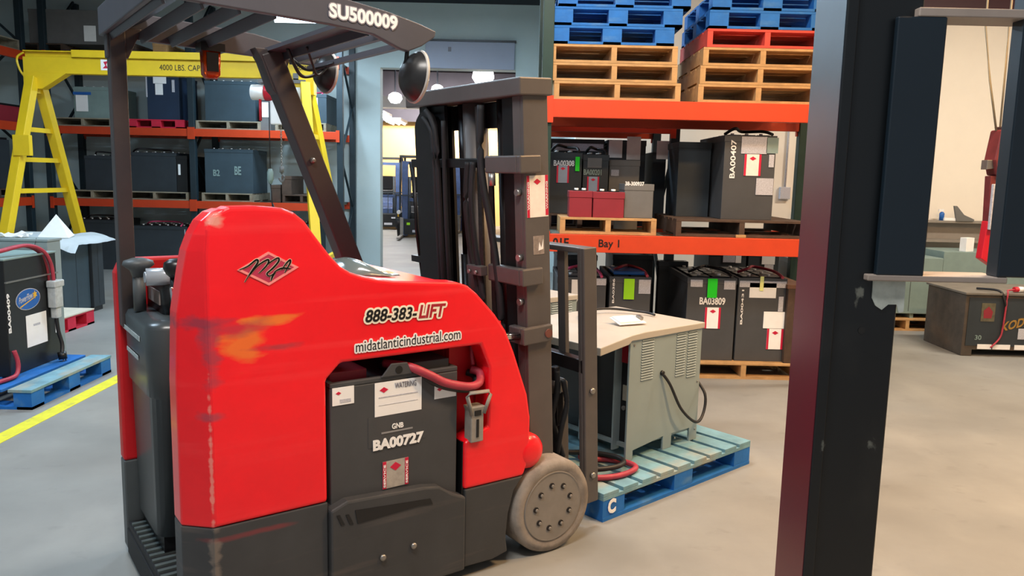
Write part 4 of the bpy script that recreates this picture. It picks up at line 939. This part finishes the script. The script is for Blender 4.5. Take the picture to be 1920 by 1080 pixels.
for nm, x, z1 in (('pendant_cable', .07, -.98), ('load_chain', .20, -.98)):
    if nm == 'load_chain':
        b = MB(); z = -.5; k = 0
        while z > z1:
            c = [(x+(.010*math.cos(a) if k % 2 == 0 else 0), (.010*math.cos(a) if k % 2 else 0), z+.02*math.sin(a)) for a in [2*math.pi*j/8 for j in range(9)]]
            b.tube(c, .0035, 5, False); z -= .03; k += 1
        lc = obj(nm, b, m_steel, Hh)
        obj('load_hook', MB().tube(spline([(x, 0, z1), (x, 0, z1-.06), (x+.03, 0, z1-.10), (x, 0, z1-.15), (x-.035, 0, z1-.11)], 6), .012, 8).cyl((x, 0, z1+.02), (x, 0, z1-.05), .025, 12), m_gbox2, lc)
    else:
        pcb = obj(nm, MB().tube([(x, 0, -.25), (x, 0, z1)], .006, 6), m_cabb, Hh)
        obj('pendant_control', MB().disc_profile((x, 0, z1-.01), (0, 0, -1), [(0, .02), (.04, .035), (.12, .035), (.17, .015)], 14), m_gbox, pcb)
        obj('pendant_tail', MB().tube([(x, 0, z1-.17), (x+.02, 0, z1-.45), (x+.0, 0, z1-.62)], .008, 6).tube([(x+.02, 0, z1-.40), (x+.10, 0, z1-.62), (x+.22, 0, z1-.85)], .008, 6), m_cabb, pcb)

# ================================================================== left foreground: pallets and chargers
def atx(px, py, X):
    d = _f + _r*((px-960)/FPX) - _u*((py-540)/FPX); return CAMP + d*(X/d.x)
R90 = math.pi/2
t = pallet(m_blue, -3.06, 4.90, 0, 1.0, 1.1, 'blue pallet at the left carrying the black charger with the oval badge', 'block', rz=R90, H=.13)
obj('worn_board', MB().box(-.005, -.003, .112, 1.005, .15, .1315), m_bluet, t, bevel=.002)
pallet(m_wood2, -3.22, 3.95, 0, .80, 1.0, 'grey wooden pallet cut off at the lower left edge of the photo', rz=R90, H=.14)
FX = -3.38; FY = 5.2
K = thing('battery_charger', 'black charger with a blue oval badge and white sheet, on the left blue pallet', 'charger', (FX, FY, .13), R90)
KW = .60; KH = .80
obj('case', MB().box(0, 0, .0, KW, .62, KH-.005), m_blk, K, bevel=.004)
obj('top_cover', MB().box(-.006, -.006, KH-.008, KW+.006, .63, KH+.004), m_gbox, K, bevel=.002)
obj('trim_strip', MB().box(-.002, -.012, KH-.16, KW+.002, 0, KH-.150), m_steel, K)
def fx(px, py): p = atx(px, py, FX); return p.y-FY, p.z-.13
a = fx(15, 600); b = fx(75, 540); c = ((a[0]+b[0])/2, (a[1]+b[1])/2)
def oval(cx, cz, rx, rz_, n=28): return [(cx+rx*math.cos(2*math.pi*k/n), cz+rz_*math.sin(2*math.pi*k/n)) for k in range(n)]
ox, oz = .24, .50; rx, rz_ = .14, .075
ov = obj('oval_badge', MB().prism(oval(ox, oz, rx, rz_), -.003, -.001), m_pap2, K)
obj('badge_field', MB().prism(oval(ox, oz, rx*.95, rz_*.93), -.0045, -.003), m_bluev, ov)
star = []
for k in range(12):
    a = math.pi/2+k*math.pi/6; r_ = .030 if k % 2 == 0 else .015; star.append((ox+.075+r_*math.cos(a), oz+.022+r_*math.sin(a)))
obj('badge_star', MB().prism(star, -.0055, -.0045), m_gold, ov)
lettering('PowerFlow', ov, m_pap2, (ox-.11, -.0048, oz-.022), .16, .045, shear=.3, rise=.15)
obj('badge_swoosh', MB().prism([(ox-.10, oz-.050), (ox+.07, oz+.0), (ox+.07, oz+.006), (ox-.10, oz-.042)], -.0055, -.0045), m_gold, ov)
obj('paper_sheet', MB().box(.20, -.003, .16, .44, -.001, .385), m_paper, K)
obj('print_block', MB().box(.28, -.0036, .30, .36, -.003, .315), m_pap2, K)
lettering('BA00409', K, m_white, (.035, -.004, .30), .27, .03, vertical=True, bold=.03)
kc = [(-.05, .12, KH+.02), (.10, .06, KH+.05), (.30, .02, KH+.07), (.42, -.02, KH+.02), (.48, -.035, KH-.08), (.50, -.035, KH-.20)]
obj('red_lead', MB().tube(spline(kc, 8), .013, 10), m_cable, K); obj('black_lead', MB().tube(spline([(x, y+.035, z-.004) for x, y, z in kc], 8), .012, 10), m_mbat, K)
kcn = obj('connector', MB().box(.46, -.07, .40, .55, -.005, .56).box(.45, -.075, .55, .57, -.005, .60).box(.48, -.06, .32, .54, -.01, .40), mat('connector_clear', '#b9bdbc', .3, 0, .2, 30), K, bevel=.008)
obj('connector_wires', MB().tube(spline([(.50, -.04, .34), (.515, -.04, .22), (.52, -.06, .12), (.49, -.07, .05)], 6), .014, 8), m_cabb, kcn)
obj('side_label', MB().box(.545, -.003, .20, .59, -.001, .30), m_paper, K)
p = obj('plug', MB().cyl((.49, -.07, .07), (.485, -.08, .015), .03, 14), m_blackp, K); obj('prong', MB().box(.47, -.095, .002, .475, -.085, .03).box(.50, -.095, .002, .505, -.085, .03), m_steel, p)
obj('floor_cable', MB().tube(spline([(-.30, -.02, .02), (-.10, -.06, .02), (.0, -.045, .03), (.03, -.035, .10), (.02, -.02, .18)], 8), .015, 8), m_cable, K)
# grey charger behind
K2 = thing('battery_charger', 'pale grey charger with a yellow tag, behind the black one on the left', 'charger', (-3.47, 5.86, 0), R90)
obj('case', MB().box(0, 0, .10, .17, .66, 1.0), m_charg, K2, bevel=.004)
obj('foot', MB().box(0, 0, 0, .17, .06, .10), m_charg, K2); obj('foot', MB().box(0, .60, 0, .17, .66, .1), m_charg, K2)
obj('top_cover', MB().box(-.008, -.008, .995, .178, .668, 1.012), m_charg, K2, bevel=.002)
t = thing('battery_charger', 'wide light grey charger top crowded with papers at the left edge', 'charger', (-4.20, 5.86, 0), 0)
obj('case', MB().box(-.9, 0, .08, .03, .3, .97), m_charg, t, bevel=.004); obj('foot', MB().box(-.9, 0, 0, .03, .06, .08), m_charg, t); obj('foot', MB().box(-.9, .24, 0, .03, .3, .08), m_charg, t)
obj('front_label', MB().box(-.20, -.003, .86, -.12, -.001, .94), m_pap2, t)
t = thing('hanging_tag', 'pale yellow tag hanging on the grey charger', 'tag', (-3.58, 5.853, .79), 0)
obj('card', MB().prism([(0, .16), (.05, .17), (.10, .01), (.05, .0)], -.006, -.002), m_lemon, t); obj('string', MB().tube([(.02, -.004, .17), (.03, -.006, .20), (.03, .01, .232)], .002, 5), m_cabb, t)
for i, (x, y, r_, mm, lb_) in enumerate([(-3.80, 5.97, .3, m_paper, 'crumpled white paper on the grey chargers, near the yellow tag'), (-4.40, 6.0, -.4, m_pap2, 'crumpled grey paper on the grey chargers'), (-4.70, 6.0, .9, m_paper, 'small crumpled white paper on the grey charger corner')]):
    t = thing('crumpled_paper', lb_, 'paper', (x, y, 1.012 if x > -4.1 else .975), r_)
    b = MB(); n = 7; V = [(-.12+.24*i_/n, -.09+.18*j_/n, .004+abs(random.gauss(0, .022))) for i_ in range(n+1) for j_ in range(n+1)]
    b._add(V, [(i_*(n+1)+j_, (i_+1)*(n+1)+j_, (i_+1)*(n+1)+j_+1, i_*(n+1)+j_+1) for i_ in range(n) for j_ in range(n)])
    bmesh.ops.solidify(b.b, geom=b.b.faces[:], thickness=.002); obj('sheet', b, mm, t)
t = thing('coiled_wire', 'blue and black wires coiled on the grey chargers', 'wire', (-4.62, 6.02, .975), 0)
obj('blue_wire', MB().tube(spline([(.18*math.cos(a)*(1+.1*a/6), .08*math.sin(a), .01+.004*a) for a in [k*.7 for k in range(20)]], 4), .007, 6), m_bluev, t)
obj('black_wire', MB().tube(spline([(.1+.16*math.cos(a), .1+.07*math.sin(a), .01+.004*a) for a in [k*.7 for k in range(20)]], 4), .008, 6), m_cabb, t)
# red pallet, tall dark boxes and the white sheet
pallet(m_redp, -4.20, 7.02, 0, .80, 1.0, 'red pallet with a pale board, between the grey charger and the tall dark boxes', 'block', rz=R90, H=.14)
t = thing('cardboard_sheet', 'pale cardboard lying on the red pallet', 'cardboard', (-4.19, 7.05, .14), R90)
obj('sheet', MB().box(0, 0, 0, .76, .8, .012), mat('cardboard', '#cfc4b0', .8, 0, .1, 8), t)
def cabinet(label, y0, y1, X, D, H, m_):
    t = thing('steel_cabinet', label, 'cabinet', (X, y0, 0), R90); W_ = y1-y0
    obj('body', MB().box(0, 0, .05, W_, D, H), m_, t, bevel=.005); obj('plinth', MB().box(.02, .02, 0, W_-.02, D-.02, .05), m_blackp, t)
    obj('side_seam', MB().box(W_*.5-.002, -.0015, .08, W_*.5+.002, 0, H-.03), m_blackp, t); return t
cabinet('tall dark slate cabinet under the white sheet, left of the narrow one', 7.92, 8.42, -4.55, .72, .80, m_dbox2)
cabinet('narrow dark cabinet at the right end under the white sheet', 8.435, 8.66, -4.52, .7, .78, m_dbox)
S = MB(); nx, ny = 22, 12; V = []
for i in range(nx+1):
    for j in range(ny+1):
        x = -5.28+.90*i/nx; y = 7.86+.85*j/ny
        z = .812+.012*math.sin(x*9+y*5)+.010*math.sin(x*23-y*7)+random.random()*.006
        if x > -4.52: z -= (x+4.52)*.45
        if y < 7.93: z -= .05+.03*math.sin(x*11)
        V.append((x, y, z+.01))
S._add(V, [(i*(ny+1)+j, (i+1)*(ny+1)+j, (i+1)*(ny+1)+j+1, i*(ny+1)+j+1) for i in range(nx) for j in range(ny)], True)
bmesh.ops.solidify(S.b, geom=S.b.faces[:], thickness=.006)
tag(obj('plastic_sheet', S, m_sheet), 'white plastic sheet draped over the tall dark cabinets at the left', 'sheet')
pk = at(100, 402, 8.1); b = MB()
ap = Vector((pk.x, 8.15, pk.z)); l_ = at(72, 437, 8.05); r2 = at(128, 437, 8.05)
vs = [b.b.verts.new(v) for v in (ap, (l_.x, 8.02, .83), (r2.x, 8.05, .83), (ap.x+.04, 8.40, .83))]
for f in ((0, 1, 2), (0, 2, 3), (0, 3, 1), (1, 3, 2)): b.b.faces.new([vs[i] for i in f])
tag(obj('folded_paper', b, m_paper), 'white folded paper standing up like a peak on the plastic sheet', 'paper')

# ================================================================== right side of the room
kx, ky = 4.18, 7.19
t = thing('battery_charger', 'rusty black charger with gold lettering on the floor at the right edge', 'charger', (kx, ky, 0), -.02)
obj('case', MB().prism([(0, 0), (.10, 0), (.10, .06), (.80, .06), (.80, 0), (1.0, 0), (1.0, .58), (0, .58)], 0, .70), m_brown, t, bevel=.005)
obj('front_panel', MB().box(.03, -.006, .10, .97, 0, .55), m_dbox, t); obj('lid', MB().box(-.015, -.02, .575, 1.015, .72, .595), mat('dusty_lid', '#6f6960', .7, 0, .2, 8), t, bevel=.003)
lettering('KODIAK', t, mat('gold_faded', '#9a7430', .6, 0, .1, 20), (.34, -.008, .235), .36, .085, rise=.28, bold=.03, shear=.2)
sk = obj('picture_sticker', MB().box(.145, -.009, .33, .27, -.006, .50), mat('sticker_olive', '#5a5440', .6, 0, .4, 25), t)
obj('sticker_figure', MB().prism([(.17, .36), (.24, .36), (.25, .42), (.21, .47), (.165, .43)], -.0105, -.009), m_mbat, sk)
obj('white_label', MB().box(.50, -.009, .17, .62, -.006, .27), m_pap2, t); lettering('30', t, m_gbox, (.11, -.008, .155), .06, .045)
obj('bottom_vent', MB().box(.14, -.01, .07, .27, -.006, .115).box(.28, -.01, .07, .44, -.006, .115).box(.48, -.01, .07, .63, -.006, .115), m_white, t)
obj('red_lead', MB().tube(spline([(.60, .10, .61), (.40, .03, .62), (.36, -.02, .58), (.35, -.02, .3), (.33, -.02, .18), (.25, -.03, .09)], 8), .008, 8), m_cable, t)
obj('dark_lead', MB().tube(spline([(.2, .2, .61), (.3, .02, .615), (.33, -.02, .55), (.36, -.018, .45), (.355, -.015, .35)], 8), .011, 8), m_cabb, t)
t = thing('red_tool', 'red and white tool lying on the rusty black charger', 'tool', (kx+.46, ky+.05, .60), .1)
obj('grip', MB().cyl((0, 0, .025), (.16, 0, .025), .024, 12), m_hoist, t); obj('white_band', MB().cyl((.04, 0, .025), (.09, 0, .025), .026, 12), m_white, t)
pal(1640, 1765, 0, 8.40, m_wood, 'pine pallet under the green grey cabinet at the back right', D=.8, py=600)
a = at(1650, 520, 8.45).x
t = thing('steel_cabinet', 'green grey steel cabinet on the pine pallet at the back right', 'cabinet', (a, 8.45, .13))
W_ = at(1762, 560, 8.45).x-a
obj('body', MB().box(0, 0, .05, W_, .6, .66), m_gbox, t, bevel=.005); obj('foot', MB().box(.05, .02, 0, .09, .5, .05).box(W_*.55, .02, 0, W_*.55+.04, .5, .05).box(W_-.09, .02, 0, W_-.05, .5, .05), m_gbox, t)
obj('door_seam', MB().box(W_*.5, -.002, .08, W_*.5+.006, .002, .63), m_chlou, t)
t = thing('steel_cabinet', 'low green grey cabinet behind the rusty charger, papers on top', 'cabinet', (at(1766, 520, 8.5).x, 8.5, 0))
obj('body', MB().box(0, 0, .05, 1.0, .55, .86), m_gbox, t, bevel=.005); obj('plinth', MB().box(.03, .03, 0, .97, .5, .05), m_blackp, t); obj('door_seam', MB().box(.48, -.002, .08, .486, .002, .83), m_chlou, t)
bx = at(1690, 430, 9.1).x
t = thing('workbench', 'grey workbench with a raised back board against the cream wall', 'workbench', (bx, 8.75+.32, 0))
obj('worktop', MB().box(0, 0, .92, 1.9, .20, .95), mat('bench_grey', '#8d857c', .6, 0, .1, 5), t); obj('back_board', MB().box(0, .17, .95, 1.9, .20, 1.14).box(0, .05, 1.14, 1.9, .20, 1.165), mat('bench_grey', '#8d857c'), t)
for x in (.03, 1.83): obj('leg', MB().box(x, .02, 0, x+.05, .18, .92), m_gbox2, t)
for i, (px, py, w_, h_, mm, nm, lb_, c_) in enumerate([(1764, 423, .05, .16, m_bluev, 'spray_bottle', 'blue and white spray bottle on the bench back board', 'bottle'), (1786, 423, .26, .035, m_paper, 'paper_stack', 'stack of white papers on the bench back board', 'papers')]):
    p = at(px, py, 9.17)
    t = thing(nm, lb_, c_, (p.x, 9.17, 1.165))
    if nm == 'spray_bottle':
        obj('body', MB().disc_profile((0, 0, 0), (0, 0, 1), [(0, .025), (.08, .028), (.1, .012)], 14), m_bluev, t); obj('nozzle', MB().box(-.04, -.01, .1, .015, .01, .13), m_white, t)
    else: obj('sheets', MB().box(-.13, -.05, 0, .13, .05, .03), m_paper, t, bevel=.003)
p = at(1796, 423, 9.12)
t = thing('angle_bracket', 'dark folded metal bracket lying on the bench back board', 'bracket', (p.x+.05, 9.1, 1.166))
obj('plates', MB().prism([(-.08, 0), (-.12, .17), (-.09, .17), (.0, .07), (.12, .02), (.12, 0)], 0, .03), m_gbox2, t)
p = at(1812, 492, 8.6)
t = thing('white_box', 'small white box on the low cabinet behind the rusty charger', 'box', (p.x, 8.55, .86), .4); obj('carton', MB().box(-.07, 0, 0, .05, .08, .15), m_paper, t, bevel=.003)
# wall fittings
t = thing('outlet_box', 'small grey outlet box with conduit on the cream wall beyond the rack', 'outlet', tuple(at(1470, 362, 9.29)))
obj('box', MB().box(-.06, -.05, -.07, .06, .01, .07), m_pap2, t, bevel=.006); obj('conduit', MB().cyl((0, -.02, .07), (0, -.02, 1.6), .012, 8), m_pap2, t)
t = thing('side_table', 'small dark table against the cream wall beyond the rack', 'table', (3.05, 8.62, 0)); obj('top', MB().box(0, 0, .98, .75, .5, 1.02), m_woodd, t)
for x, y in ((.02, .02), (.69, .02), (.02, .44), (.69, .44)): obj('leg', MB().box(x, y, 0, x+.04, y+.04, .98), m_woodd, t)
t = thing('storage_bin', 'black bin with a red lid on the small table beyond the rack', 'bin', (3.22, 8.75, 1.02)); obj('body', MB().box(0, 0, 0, .32, .25, .26), m_blackp, t, bevel=.01); obj('lid', MB().box(-.01, -.01, .26, .33, .26, .31), m_hoist, t, bevel=.01)

# hanging rope hoist at the right
hp_ = at(1868, 245, 4.6)
t = thing('rope_hoist', 'red rope-hung lifting tool hanging at the right edge', 'hoist', tuple(hp_))
def hl(px, py, dy=0): p = at(px, py, 4.6+dy); return p-hp_
a0, a1 = at(1845, -60, 4.6)-hp_, at(1902, -60, 4.7)-hp_
obj('rope', MB().tube([(0, 0, 0), tuple(hl(1856, 150)), tuple(hl(1848, 50)), (a0.x, a0.y, 4.25-hp_.z)], .006, 6).tube([(.02, 0, 0), tuple(hl(1886, 120)), tuple(hl(1893, 40)), (a1.x, a1.y, 4.25-hp_.z)], .006, 6), m_wood2, t)
def poly(nm, pts, y0, y1, m_, par, **k): return obj(nm, MB().prism([(hl(*p).x, hl(*p).z) for p in pts], y0, y1), m_, par, **k)
hb = poly('housing', [(1868, 243), (1893, 246), (1897, 290), (1888, 330), (1860, 330), (1855, 300)], -.06, .06, mat('hoist_maroon', '#6e2a2c', .5, 0, .3, 10), t, bevel=.012)
poly('cap', [(1872, 238), (1898, 240), (1900, 262), (1884, 258)], -.04, .04, m_steel, hb); poly('lever', [(1846, 300), (1858, 300), (1860, 316), (1844, 318)], -.03, .03, m_steel, hb, bevel=.003)
poly('side_plate', [(1884, 290), (1893, 290), (1890, 328), (1878, 328)], -.066, -.06, m_labelred, hb)
poly('frame', [(1852, 330), (1890, 330), (1882, 435), (1846, 432)], -.03, .03, mat('hoist_maroon', '#6e2a2c'), t, bevel=.004)
poly('tube', [(1853, 345), (1860, 345), (1852, 430), (1845, 430)], -.055, -.03, m_pap2, t, bevel=.004)
poly('valve', [(1862, 338), (1878, 336), (1878, 360), (1860, 362)], -.07, -.03, mat('brass_pale', '#c8bc80', .4, .2, .2, 20), t, bevel=.006)
pb_ = poly('control_box', [(1866, 366), (1886, 366), (1880, 436), (1858, 434)], -.07, -.03, m_blackp, t, bevel=.004)
poly('control_label', [(1869, 384), (1880, 384), (1878, 402), (1867, 404)], -.0735, -.07, m_white, pb_)
poly('pad_plate', [(1846, 415), (1852, 412), (1884, 436), (1876, 500), (1866, 506), (1834, 484)], -.03, .03, m_hoist, t, bevel=.004)

# ================================================================== dark steel frame in the foreground
YF = 2.0
def fxp(px, py): p = at(px, py, YF); return p.x, p.z
cx0 = fxp(1548, 540)[0]; cx1 = fxp(1690, 540)[0]
Fm = thing('steel_column', 'near black steel column in the foreground with scratches and peeled white tape', 'column', (cx0, YF, 0))
W_ = cx1-cx0
obj('web', MB().box(.028, .012, 0, W_, .20, 3.6), m_colm, Fm, bevel=.006, seg=3)
fl = obj('flange', MB().box(0, 0, 0, .030, .21, 3.6), m_colm, Fm, bevel=.004, seg=3)
m_fl = mat('flange_two_tone', '#2c3842', .35, 0, .15, 4)
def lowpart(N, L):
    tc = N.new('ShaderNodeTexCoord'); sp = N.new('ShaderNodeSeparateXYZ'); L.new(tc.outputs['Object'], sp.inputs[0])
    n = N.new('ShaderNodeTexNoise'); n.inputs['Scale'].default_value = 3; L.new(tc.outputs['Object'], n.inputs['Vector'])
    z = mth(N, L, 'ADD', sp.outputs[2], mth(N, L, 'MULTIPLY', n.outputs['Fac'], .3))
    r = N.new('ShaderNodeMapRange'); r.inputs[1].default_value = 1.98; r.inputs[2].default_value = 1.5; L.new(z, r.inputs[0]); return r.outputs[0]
layer(m_fl, '#580d20', lowpart)  # crimson towards the bottom, blue-grey above, noisy boundary between
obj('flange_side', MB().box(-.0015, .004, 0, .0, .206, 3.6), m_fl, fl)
x0, z0 = fxp(1640, 523); x1, z1 = fxp(1700, 590)
pts = [(1640, 522), (1702, 522), (1699, 560), (1697, 586), (1688, 588), (1684, 572), (1668, 572), (1656, 582), (1644, 574), (1638, 560)]
obj('peeled_tape', MB().prism([(fxp(*p)[0]-cx0, fxp(*p)[1]) for p in pts], .008, .0115), m_tape, Fm)
hx, hz = fxp(1619, 621); obj('bolt_hole', MB().disc_profile((hx-cx0, .0115, hz), (0, -1, 0), [(0, .009), (.001, .009)], 16), m_ltr, Fm)
Fb = thing('door_frame_bracket', 'navy steel box bracket with crossbars bolted to the foreground column', 'bracket', (cx1, YF, 1.3))
bx0 = fxp(1657, 300)[0]-cx1; bx1 = fxp(1748, 300)[0]-cx1
zt = fxp(1700, 32)[1]-1.3; zb_ = fxp(1700, 517)[1]-1.3
obj('side_plate', MB().box(bx0, -.012, zb_, bx1, .006, zt).box(bx1-.012, .006, zb_, bx1, .12, zt), m_colp, Fb, bevel=.004)
tx1 = fxp(1960, 300)[0]-cx1
obj('top_crossbar', MB().box(bx0+.05, -.012, zt, tx1, .09, zt+.022), m_colw, Fb, bevel=.003)
obj('bottom_crossbar', MB().box(bx0-.02, -.012, zb_-.014, fxp(1885, 515)[0]-cx1, .10, zb_+.002), m_colw, Fb, bevel=.003)
ux = fxp(1888, 300)[0]-cx1
obj('right_upright', MB().box(ux, -.012, zb_+.002, ux+.20, .04, 2.2), m_colp, Fb, bevel=.004)

# ================================================================== lift trucks in the far hall
def far_truck(x, y, rz, m_body, label, group='lift trucks in the far hall', s=1):
    t = thing('forklift', label, 'forklift', (x, y, 0), rz, group)
    # front faces local -y
    obj('mast_rail', MB().box(-.36, 0, .05, -.22, .14, 1.88), m_bluem, t); obj('mast_rail', MB().box(.22, 0, .05, .36, .14, 1.88), m_bluem, t)
    obj('mast_cross_member', MB().box(-.36, .02, 1.80, .36, .10, 1.88), m_bluem, t); obj('mast_cross_member', MB().box(-.27, .04, .9, .27, .08, .98), m_bluem, t)
    obj('lift_cylinder', MB().cyl((-.18, .08, .1), (-.18, .08, 1.5), .035, 10).cyl((.18, .08, .1), (.18, .08, 1.5), .035, 10), m_dbox, t)
    obj('load_backrest', MB().box(-.52, -.06, .42, .52, -.03, .47).box(-.52, -.06, 1.03, .52, -.03, 1.06).box(-.52, -.06, .4, -.49, -.03, 1.05).box(.49, -.06, .4, .52, -.03, 1.05).box(-.2, -.06, .45, -.18, -.03, 1.04).box(.0, -.06, .45, .02, -.03, 1.04).box(.18, -.06, .45, .2, -.03, 1.04), m_dbox, t)
    cr = obj('carriage', MB().box(-.30, -.08, .08, .30, -.03, .45), m_blk, t, bevel=.01); obj('warning_sticker', MB().box(-.24, -.084, .32, -.16, -.08, .38), m_lime, cr); obj('white_marking', MB().box(.10, -.084, .32, .24, -.08, .36).box(-.1, -.084, .14, .12, -.08, .2), m_pap2, cr)
    for xx in (-.40, .33): obj('fork', MB().box(xx, -.11, .05, xx+.08, -.06, .5).box(xx, -1.0, .04, xx+.08, -.06, .08), m_steel, t)
    bd = obj('body', MB().prism([(.2, .2), (.2, .62), (.9, .72), (.95, .95), (1.7, 1.0), (1.85, .8), (1.85, .2)], -.46, .46, 'x'), m_body, t, bevel=.03)
    obj('overhead_guard', MB().box(-.46, .35, 1.98, .46, 1.5, 2.03).bar((-.44, .3, .6), (-.44, .5, 2.0), .05, .05).bar((.44, .3, .6), (.44, .5, 2.0), .05, .05).bar((-.42, 1.6, .9), (-.42, 1.45, 2.0), .05, .05).bar((.42, 1.6, .9), (.42, 1.45, 2.0), .05, .05), m_dbox, t)
    for xx in (-.50, .34):
        for yy in (.38, 1.45): obj('wheel', MB().cyl((xx, yy, .24), (xx+.16, yy, .24), .24, 18), m_rubber, t)
    obj('headlamp', MB().cyl((-.46, .16, .62), (-.46, .22, .62), .05, 10), m_paper, t); obj('side_fender', MB().box(-.5, .3, .5, -.3, .7, .62), m_tyel, t); obj('side_fender', MB().box(.34, .1, .5, .56, .7, .64), m_tyel, t)
    obj('seat', MB().box(-.22, .95, .95, .22, 1.4, 1.1).box(-.22, 1.32, 1.1, .22, 1.45, 1.5), m_blackp, t, bevel=.03)
    return t
far_truck(-2.40, 19.6, .05, m_blk, 'yellow and blue grey forklift facing the doorway in the far hall', None)
far_truck(-1.80, 21.6, -.35, m_pap2, 'pale forklift standing right of and behind the yellow one in the far hall', None)
far_truck(-3.55, 22.3, .2, m_bluem, 'dark blue forklift behind the left side of the yellow one', None)
